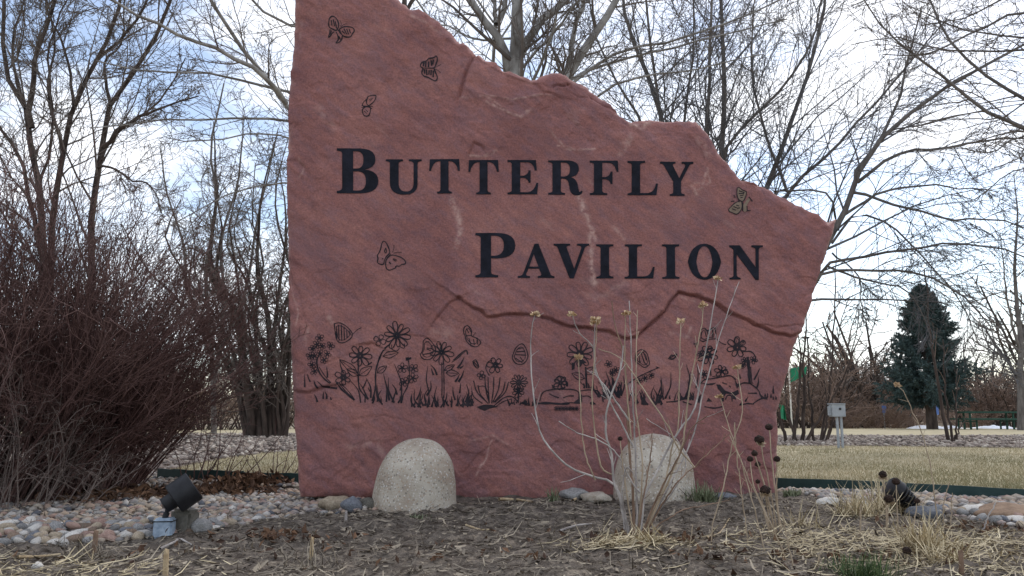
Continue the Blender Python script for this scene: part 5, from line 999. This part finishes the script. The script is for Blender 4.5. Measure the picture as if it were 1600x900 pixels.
# ------------------------------------------------------------------ far furniture
def bobj(name, boxes, m_, par, org):
    bm = bmesh.new()
    for c, s_, *r_ in boxes: box(bm, tuple(np.array(c) - np.array(org)), s_, r_[0] if r_ else None, .004)
    return ob(name, bm_me(name, bm), M[m_], par)
Yd = 36.0; xl, xr = P(1500, 650, Yd)[0], P(1588, 650, Yd)[0]; g = float(far(Yd)) + .01; cx = (xl + xr) / 2; Ln = xr - xl
tb = empty('picnic_table', (cx, Yd, g), 'dark green metal picnic table with attached benches on the far lawn', 'table'); o3 = (cx, Yd, g)
for j in range(3): bobj('table_top', [((cx, Yd - .25 + .25 * j, g + .76), (Ln, .235, .08))], 'green_paint', tb, o3)
for s_ in (-1, 1): bobj('bench_seat', [((cx - .15 * (s_ < 0), Yd + s_ * .72, g + .46), (Ln * 1.02, .26, .07))], 'green_paint', tb, o3)
for q in (-.38, .38):
    for s_ in (-1, 1): bobj('leg', [((cx + q * Ln, Yd + s_ * .25, g + .365), (.07, .07, .73))], 'green_paint', tb, o3); bobj('leg', [((cx + q * Ln, Yd + s_ * .72, g + .215), (.06, .06, .43))], 'green_paint', tb, o3)
    bobj('cross_brace', [((cx + q * Ln, Yd, g + .36), (.05, 1.5, .05))], 'green_paint', tb, o3)
# utility box on two posts
Yd = 12.6; x = P(1308, 640, Yd)[0]; g = 0.0; o3 = (x, Yd, g); ub = empty('utility_box', o3, 'grey electrical box on two thin grey posts standing in the lawn', 'utility box')
zt, zb_ = P(1308, 632, Yd)[2], P(1308, 650, Yd)[2]
for s_ in (-1, 1): bobj('post', [((x + s_ * .032 + .02, Yd, (zb_ - .06) / 2 - .01), (.034, .034, zb_ + .08))], 'box_grey', ub, o3)
b_ = bobj('box_body', [((x, Yd, (zt + zb_) / 2), (.215, .12, zt - zb_ + .02))], 'box_grey', ub, o3); bobj('box_lid', [((x - .008, Yd - .004, zt + .008), (.235, .14, .018))], 'box_grey', ub, o3)
bobj('side_box', [((x - .122, Yd, (zt + zb_) / 2 - .01), (.03, .08, (zt - zb_) * .8))], 'box_grey', ub, o3); part('lock_knob', [(.01, 0), (.018, 0), (.018, .02), (.01, .02)], (x + .02, Yd - .055, (zt + zb_) / 2 + .02), (0, -1, 0), 'dark_hole', ub, np.array(o3), 12)
# green banner on a pole, lamp post
Yd = 30.0; x = P(1236, 640, Yd)[0]; g = float(far(Yd)); o3 = np.array((x, Yd, g)); fp = empty('banner_pole', o3, 'bright green banner on a thin white pole half hidden by the slab', 'banner')
V, F = tubes(limb_path([(x, Yd, g - .1), (x, Yd, P(0, 560, Yd)[2])], 4), np.full(4, .03), 10); ob('pole', mesh_np('pole', shift(V, o3), F), M['stone_pale'], fp)
def cloth(poly, Yd, name):
    n1 = 12; a, b, c_, d_ = [np.array(P(*q, Yd)) for q in poly]; uu, vv = np.meshgrid(np.linspace(0, 1, n1), np.linspace(0, 1, n1)); uu, vv = uu[..., None], vv[..., None]
    Q_ = (a * (1 - uu) + b * uu) * (1 - vv) + (d_ * (1 - uu) + c_ * uu) * vv; Q_[..., 1] += .10 * np.sin(uu[..., 0] * 9 + vv[..., 0] * 2); V = np.stack([Q_, Q_ + np.array([0, .02, 0])]).reshape(-1, 3)
    i = np.arange(n1 * n1).reshape(n1, n1); F = np.stack([i[:-1, :-1], i[:-1, 1:], i[1:, 1:], i[1:, :-1]], -1).reshape(-1, 4); ob(name, mesh_np(name, shift(V, o3), np.vstack([F, F[:, ::-1] + n1 * n1])), M['flag'], fp)
cloth([(1236, 575), (1262, 572), (1256, 588), (1234, 598)], Yd, 'banner_cloth'); cloth([(1218, 632), (1226, 634), (1227, 656), (1222, 654)], Yd, 'banner_tail')
Yd = 55.0; x = P(1268, 640, Yd)[0]; g = float(far(Yd)); o3 = np.array((x, Yd, g)); lp_ = empty('lamp_post', o3, 'thin dark lamp post with flat head beyond the thicket', 'lamp post')
zt = P(1268, 529, Yd)[2]; V, F = tubes(limb_path([(x, Yd, g - .1), (x, Yd, zt)], 5), np.linspace(.08, .05, 5), 10); ob('pole', mesh_np('pole', shift(V, o3), F), M['black'], lp_); bobj('lamp_head', [((x - .12, Yd, zt + .06), (.42, .25, .12))], 'black', lp_, o3)
# house roof among the far trees
Yd = 75.0; a = P(1290, 628, Yd); b = P(1445, 628, Yd); zr = P(0, 592, Yd)[2]; ze = P(0, 622, Yd)[2]; g = float(far(Yd)) - .3; cx = (a[0] + b[0]) / 2; w = b[0] - a[0]; o3 = (cx, Yd, g); hs = empty('far_house', o3, 'low brown roofed house showing dimly through the far trees', 'house')
bobj('wall', [((cx, Yd + 2, (g + ze) / 2), (w * .9, 5, ze - g))], 'wall', hs, o3)
bm = bmesh.new(); r_ = [(-w / 2, -1.2, ze - g), (w / 2, -1.2, ze - g), (w / 2, 5.2, ze - g), (-w / 2, 5.2, ze - g), (-w * .34, 2, zr - g), (w * .34, 2, zr - g)]; vs = [bm.verts.new(q) for q in r_]
for f_ in ((0, 1, 5, 4), (2, 3, 4, 5), (0, 4, 3), (1, 2, 5), (0, 3, 2, 1)): bm.faces.new([vs[i] for i in f_])
ob('roof', bm_me('roof', bm), M['roof'], hs)
for q in (-.28, 0, .26): bobj('window', [((cx + q * w, Yd - .52, g + (ze - g) * .55), (1.1, .06, 1.0))], 'dark_hole', hs, o3)
for px_, pt, pb, lab in ((1381, 634, 645, 'small blue sign at the thicket edge left of the spruce'), (1463, 634, 648, 'small blue sign behind the spruce trunk')):
    Yd = 41.5; x = P(px_, 640, Yd)[0]; g = float(far(Yd)); zt = P(0, pt, Yd)[2]; zb_ = P(0, pb, Yd)[2]; o3 = (x, Yd, g); sg = empty('trail_sign', o3, lab, 'sign'); bobj('post', [((x, Yd + .03, (g + zt) / 2 - .05), (.05, .05, zt - g))], 'box_grey', sg, o3); bobj('sign_panel', [((x, Yd - .02, (zt + zb_) / 2), (.22, .03, zt - zb_))], 'blue_sign', sg, o3)
def snow(poly, label, Yd):
    q = [P(a_, b_, Yd) for a_, b_ in poly]; bm = bmesh.new(); xs_ = [c_[0] for c_ in q]; cx = sum(xs_) / len(xs_); g = float(far(Yd)); w = (max(xs_) - min(xs_)) / 2; hh = max(c_[2] for c_ in q) - g
    n1, n2 = 28, 9; V = []
    for i in range(n2):
        t_ = i / (n2 - 1)
        for j in range(n1):
            an = 2 * math.pi * j / n1; rr_ = math.cos(t_ * math.pi / 2) * (1 + .22 * float(vn(math.cos(an) * 2 + cx, math.sin(an) * 2, 5))); V.append((w * rr_ * math.cos(an), 1.6 * rr_ * math.sin(an), max(.05, hh * .6) * math.sin(t_ * math.pi / 2) * (.75 + .5 * float(vn(rr_ * math.cos(an) * 3 + cx * 3, rr_ * math.sin(an) * 3, 8))) - .03))
    i = np.arange(n1 * n2).reshape(n2, n1); j = np.roll(i, -1, 1); F = np.stack([i[:-1], j[:-1], j[1:], i[1:]], -1).reshape(-1, 4)
    ob('snow_patch', mesh_np('snow_patch', V, F), M['snow'], label=label, cat='snow', loc=(cx, Yd, g))
snow([(1428, 660), (1476, 668), (1450, 664)], 'narrow old snow bank left of the spruce trunk', 40.5); snow([(1530, 668), (1572, 668), (1550, 658)], 'old snow bank seen through the picnic table', 41.5); snow([(1484, 668), (1500, 668), (1490, 661)], 'small old snow heap between spruce and picnic table', 42.5)

# ------------------------------------------------------------------ foreground dry plants
# the bare thin shrub: every stem from one crown, seed heads at the tips
Yd = 3.55; cxg = P(985, 850, Yd)[0]; g = float(gz(cxg, Yd)); o3 = np.array((cxg, Yd, g)); sh_ = empty('bare_shrub', o3, 'thin bare grey shrub with few dry flower heads in front of the grey dome', 'shrub')
def head(par, at, org, s=.016, m_='petal', name='dry_flower_head'):
    n_ = 26; d = rng.normal(size=(n_, 3)); d[:, 2] = np.abs(d[:, 2]) * .8 - .2; d /= np.linalg.norm(d, axis=1, keepdims=True); sd = np.cross(d, rng.normal(size=(n_, 3))); sd /= np.linalg.norm(sd, axis=1, keepdims=True); q = s * rng.uniform(.6, 1.2, n_)[:, None]; p0 = np.asarray(at) - org
    V = np.stack([p0 - sd * q * .12, p0 + d * q * .6 - sd * q * .34, p0 + d * q, p0 + d * q * .6 + sd * q * .34], 1).reshape(-1, 3); ob(name, mesh_np(name, V, np.arange(4 * n_).reshape(-1, 4), False), M[m_], par)
ST = [([(980, 846), (972, 800), (962, 757), (930, 745), (890, 730), (858, 700), (842, 668), (834, 620), (829, 560), (832, 510), (836, 492)], .1, 2.6, 1, 'sticks', 1), ([(985, 848), (975, 800), (958, 742), (957, 715), (950, 690), (946, 672), (948, 640), (960, 605), (970, 575), (974, 540)], -.1, 3.2, 1.2, 'sticks', 0),
      ([(990, 848), (990, 800), (986, 740), (982, 680), (980, 620), (976, 560), (968, 530), (960, 500), (956, 470)], 0, 3, 1, 'stick_brown', 0), ([(992, 846), (995, 800), (993, 720), (990, 650), (988, 600), (985, 520), (983, 470)], .1, 2.2, .9, 'sticks', 0), ([(996, 846), (1002, 770), (1004, 720), (994, 640), (994, 560), (996, 485)], .2, 2, .8, 'stalk', 0),
      ([(1000, 846), (1008, 775), (1025, 740), (1050, 690), (1070, 660), (1085, 640), (1100, 560), (1112, 500), (1122, 436)], .1, 2.6, .9, 'sticks', 1), ([(1002, 842), (1040, 770), (1080, 690), (1100, 610), (1120, 540), (1140, 480), (1155, 440)], .2, 2, .7, 'sticks', 0), ([(1004, 840), (1045, 750), (1065, 700), (1072, 650), (1082, 580), (1094, 520), (1099, 478)], -.2, 2.2, .8, 'stalk', 1),
      ([(1005, 838), (1050, 765), (1078, 735), (1110, 705), (1140, 678)], .1, 2.0, .7, 'stick_brown', 0), ([(1000, 842), (1030, 770), (1060, 715), (1080, 670), (1105, 650)], -.2, 2.2, .8, 'stick_brown', 0), ([(1002, 844), (1022, 790), (1040, 750), (1050, 700), (1060, 660), (1062, 560), (1064, 503)], .1, 2.0, .8, 'stalk', 1),
      ([(996, 840), (1006, 775), (1012, 740), (1018, 700), (1019, 676)], .05, 2, 1, 'stick_brown', 0), ([(1000, 770), (985, 750), (965, 710), (940, 690), (900, 675), (873, 658)], -.1, 1.7, .8, 'sticks', 0), ([(958, 742), (940, 730), (930, 680), (925, 610), (932, 520), (930, 500)], -.2, 1.7, .8, 'stalk', 1), ([(990, 700), (960, 640), (935, 590), (928, 550), (930, 505)], -.15, 2.0, .9, 'sticks', 1), ([(985, 660), (950, 610), (930, 580), (928, 545), (905, 520), (894, 492)], -.1, 2.0, .8, 'sticks', 1),
      ([(1085, 730), (1060, 700), (1040, 660), (1000, 600), (970, 560), (935, 545)], -.1, 1.8, .8, 'stalk', 0), ([(930, 750), (915, 710), (908, 650), (904, 560)], -.1, 1.5, .8, 'stalk', 1), ([(988, 700), (978, 600), (976, 540), (978, 491)], -.05, 1.5, .8, 'stalk', 1), ([(1000, 840), (1035, 790), (1070, 735), (1060, 690), (1010, 654)], .1, 1.5, .7, 'sticks', 0), ([(983, 846), (978, 810), (972, 770), (980, 730), (1000, 760)], -.1, 2.2, .8, 'sticks', 0), ([(1006, 838), (1060, 800), (1100, 790), (1140, 782)], .1, 1.7, .7, 'stick_brown', 0)]
for pl, d, a, b, m_, hd in ST:
    p0 = px_limb(pl, Yd, d, 26, .0012); pm = Yd / FPX
    if pl[0][1] > 820: p0[0] = o3 + np.array([(pl[0][0] - 990) * pm * .8, rng.uniform(-.02, .02), -.02])
    rr_ = np.linspace(a, b, 26) * pm * .80; V, F = tubes(p0, rr_, 6); stm = ob('stem', mesh_np('stem', shift(V, o3), F), M[m_], sh_)
    if a > 1.9:
        C, R = grow(p0[None], rr_[None], 7, (.3, .98), (25, 55), .11, 4, .5, .04, .1, .0011); V, F = tubes(C.reshape(-1, 4, 3), R, 3); ob('side_twig', mesh_np('side_twig', shift(V, o3), F), M[m_], sh_, kind='stuff')
    if hd: head(stm, p0[-1], o3, .025)
def tuft(name, cx, cy, n_, ln, m_, label, spread=.35, w=.004, cat='grass clump', droop=.6, rad=.04):
    g = float(gz(cx, cy)); o3 = np.array((cx, cy, g)); a = rng.uniform(0, 6.28, n_); q = rng.random(n_); d = np.stack([np.cos(a) * spread * (.3 + q), np.sin(a) * spread * (.3 + q), np.ones(n_)], -1); d /= np.linalg.norm(d, axis=1, keepdims=True)
    p = np.stack([rng.normal(0, rad, n_), rng.normal(0, rad * .7, n_), np.full(n_, -.01)], -1); L_ = ln * rng.uniform(.4, 1.15, n_); pts = [p]
    for s in range(4): d = d + rng.normal(0, .12, (n_, 3)); d[:, 2] -= droop * q * .5; d /= np.linalg.norm(d, axis=1, keepdims=True); p = p + d * (L_ / 4)[:, None]; p[:, 2] = np.maximum(p[:, 2], .004); pts.append(p)
    C = np.stack(pts, 1); sd = np.stack([-np.sin(a), np.cos(a), np.zeros(n_)], -1)[:, None] * (w * np.array([1, 1, .85, .6, .15]))[None, :, None] * .5; V = np.stack([C - sd, C + sd], 2).reshape(-1, 3); i = np.arange(n_ * 10).reshape(n_, 5, 2); F = np.stack([i[:, :-1, 0], i[:, :-1, 1], i[:, 1:, 1], i[:, 1:, 0]], -1).reshape(-1, 4)
    me = mesh_np(name, V, F, False); fattr(me, 'shade', np.repeat(rng.random(n_), 10)); return ob(name, me, M[m_], label=label, cat=cat, loc=o3)
tuft('dry_grass_clump', *G(1395, 805), 300, .24, 'drygrass', 'straw coloured grass clump in front of the finned floodlight', .9, .005, rad=.06)
tuft('dry_grass_clump', *G(1345, 815), 240, .22, 'drygrass', 'loose straw clump left of the finned floodlight', 1.0, .005, rad=.06)
tuft('dry_grass_clump', *G(1447, 868), 260, .17, 'drygrass', 'pale cut straw clump low in front of the flagstone', .8, .005, rad=.04)
tuft('dry_grass_clump', *G(1480, 885), 190, .17, 'drygrass', 'flattened straw clump beside the dark brown stub', 1.6, .005, rad=.06)
tuft('dry_grass_clump', *G(1012, 862), 70, .12, 'drygrass', 'small pale straw tuft at the foot of the bare thin shrub', 1.2, .007, rad=.02)
tuft('dry_grass_clump', *G(135, 868), 150, .11, 'straw', 'brown dry tuft round the stub at the cobble edge', 1.0, .004, rad=.04)
tuft('dry_grass_clump', *G(480, 885), 90, .13, 'straw', 'sparse straw tuft below the left corner of the slab', 1.2, .004, rad=.06)
tuft('dry_grass_clump', *G(1250, 830), 120, .15, 'drygrass', 'sparse straw tuft below the right corner of the slab', 1.2, .004, rad=.05)
tuft('green_tuft', *G(1355, 905), 420, .12, 'green', 'fresh green feathery tuft in the soil', .8, .003, 'plant', .3, .045)
tuft('green_tuft', *G(1310, 893), 120, .08, 'green', 'thin green sprigs left of the feathery tuft', .9, .003, 'plant', .3, .035)
tuft('sage_tuft', *G(1240, 781), 120, .06, 'sage', 'grey green leafy tuft at the right corner of the slab', 1.0, .006, 'plant', .3, .03)
tuft('sage_tuft', P(1098, 760, 4.75)[0], 4.75, 160, .13, 'sage', 'dark grey green leafy sprig right of the grey dome', .7, .008, 'plant', .2, .035)
tuft('sage_tuft', P(864, 770, 4.85)[0], 4.85, 40, .10, 'sage', 'tiny green seedling against the slab between the domes', .4, .007, 'plant', .2, .012)
tuft('sage_tuft', *G(655, 808), 40, .04, 'sage', 'tiny green seedling at the foot of the tan dome', .9, .005, 'plant', .2, .02)

# dried coneflowers
def cone(pl, Yd, s, label, group=None, d=0., fringe=False):
    pm = Yd / FPX; p0 = px_limb(pl[::-1], Yd, d, 14, .001); x, y = p0[0, 0], p0[0, 1]; g = float(gz(x, y)); p0[0, 2] = min(p0[0, 2], g - .01); o3 = np.array((x, y, g)); r = empty('dried_coneflower', o3, label, 'dry flower', group)
    V, F = tubes(p0, np.linspace(.0036, .0022, 14), 6); ob('stem', mesh_np('stem', shift(V, o3), F), M['stalk'], r)
    bm = bmesh.new(); bmesh.ops.create_icosphere(bm, subdivisions=3, radius=s)
    for v in bm.verts: v.co *= 1 + .10 * random.random() + (.12 if random.random() < .3 else 0); v.co.z *= 1.05 if v.co.z > 0 else .7
    bmesh.ops.translate(bm, vec=tuple(p0[-1] - o3), verts=bm.verts); hd = ob('seed_head', bm_me('seed_head', bm, False), M['seed'], r)
    if fringe: head(hd, p0[-1] - np.array([0, 0, s * .9]), o3, s * 1.5, 'stalk', 'dry_bract')
lab1 = 'black seed head of a dried coneflower by the right corner of the slab'
for pl, s, d, fr in (([(1201.6, 668), (1206, 720), (1214, 790), (1222, 850)], .015, 0, 0), ([(1186.6, 688), (1196, 730), (1208, 790), (1216, 855)], .020, .05, 1), ([(1179, 709), (1192, 750), (1205, 800), (1212, 850)], .013, -.05, 0), ([(1172, 718), (1178, 760), (1196, 800), (1208, 860)], .013, .1, 0), ([(1184, 726), (1194, 760), (1206, 810), (1216, 850)], .012, 0, 0), ([(1214, 718), (1214, 760), (1216, 800), (1226, 850)], .014, .05, 0), ([(1184, 753), (1192, 790), (1206, 850)], .010, 0, 0), ([(1196, 767), (1200, 800), (1212, 855)], .020, -.1, 1)): cone(pl, 3.55, s, lab1, 'coneflowers at the right corner of the slab', d, fr)
lab2 = 'black seed head of a dried coneflower in front of the finned floodlight'
for pl, s, fr in (([(1379.6, 742), (1384, 790), (1386, 850)], .016, 1), ([(1399.8, 753), (1402, 800), (1405, 860)], .016, 0), ([(1388.6, 780), (1386, 820), (1382, 862)], .019, 1), ([(1433, 783), (1428, 820), (1420, 862)], .012, 0)): cone(pl, 3.6, s, lab2, 'coneflowers in front of the finned floodlight', 0, fr)
cone([(1417, 861), (1418, 885), (1418, 905)], 2.95, .014, 'low black coneflower head among the flattened straw', None)
cone([(969, 686), (975, 740), (990, 840)], 3.5, .010, 'single small black seed head left of the grey dome top', None)
def stalk(pl, Yd, label, hd=True, w=.0022, m_='stalk'):
    p0 = px_limb(pl[::-1], Yd, 0, 20, .0015); g = float(gz(p0[0, 0], p0[0, 1])); p0[0, 2] = min(p0[0, 2], g - .01); o3 = np.array((p0[0, 0], p0[0, 1], g)); r = empty('dry_stalk', o3, label, 'dry stem'); V, F = tubes(p0, np.linspace(w * 1.25, w * .8, 20), 6); ob('stem', mesh_np('stem', shift(V, o3), F), M[m_], r)
    C, R = grow(p0[None], np.full((1, 20), w), 6, (.3, .95), (25, 50), .10, 4, .6, .04, .1, .001); V, F = tubes(C, R, 3); ob('side_twig', mesh_np('side_twig', shift(V, o3), F), M[m_], r, kind='stuff')
    if hd: head(r, p0[-1], o3, .020)
stalk([(1402, 603), (1412, 612), (1424, 640), (1439, 674), (1452, 720), (1458, 760), (1466, 830)], 3.7, 'tall thin dry stalk with a small flower head against the lawn')
stalk([(1125, 620), (1140, 670), (1160, 730), (1180, 800), (1200, 880)], 3.2, 'long slanting dry stalk crossing the lower right of the slab', True)
stalk([(1148, 660), (1152, 720), (1160, 780), (1168, 850)], 3.3, 'upright pale dry stalk below the engraved border', False)
stalk([(1152, 575), (1160, 640), (1145, 690), (1130, 760), (1110, 830)], 3.3, 'dry stalk leaning left across the engraved border', True)
stalk([(1140, 680), (1175, 760), (1205, 820), (1240, 900)], 3.0, 'dry stalk slanting down past the coneflowers', False)
stalk([(1082, 820), (1078, 850), (1072, 890)], 3.1, 'short broken dry stalk on the bare soil', False)
stalk([(1488, 770), (1486, 800), (1484, 850)], 3.8, 'thin upright dry stalk before the pale long stone', False)
stalk([(1484, 752), (1474, 790), (1476, 845)], 3.9, 'thin dry stalk with a bent tip in front of the edging', False)
stalk([(1556, 785), (1545, 805), (1535, 830)], 3.8, 'short grey twig leaning on the flagstone', False, .003, 'sticks')
stalk([(1345, 788), (1344, 820), (1342, 860)], 3.5, 'stiff upright dry stalk in the left straw clump', False, .0035)
stalk([(1290, 848), (1280, 872), (1270, 905)], 2.9, 'pale dry stalk leaning at the lower right of the soil', False, .003)
stalk([(1222, 800), (1232, 850), (1242, 905)], 2.9, 'pale dry stalk bending away from the coneflowers', False, .0025)
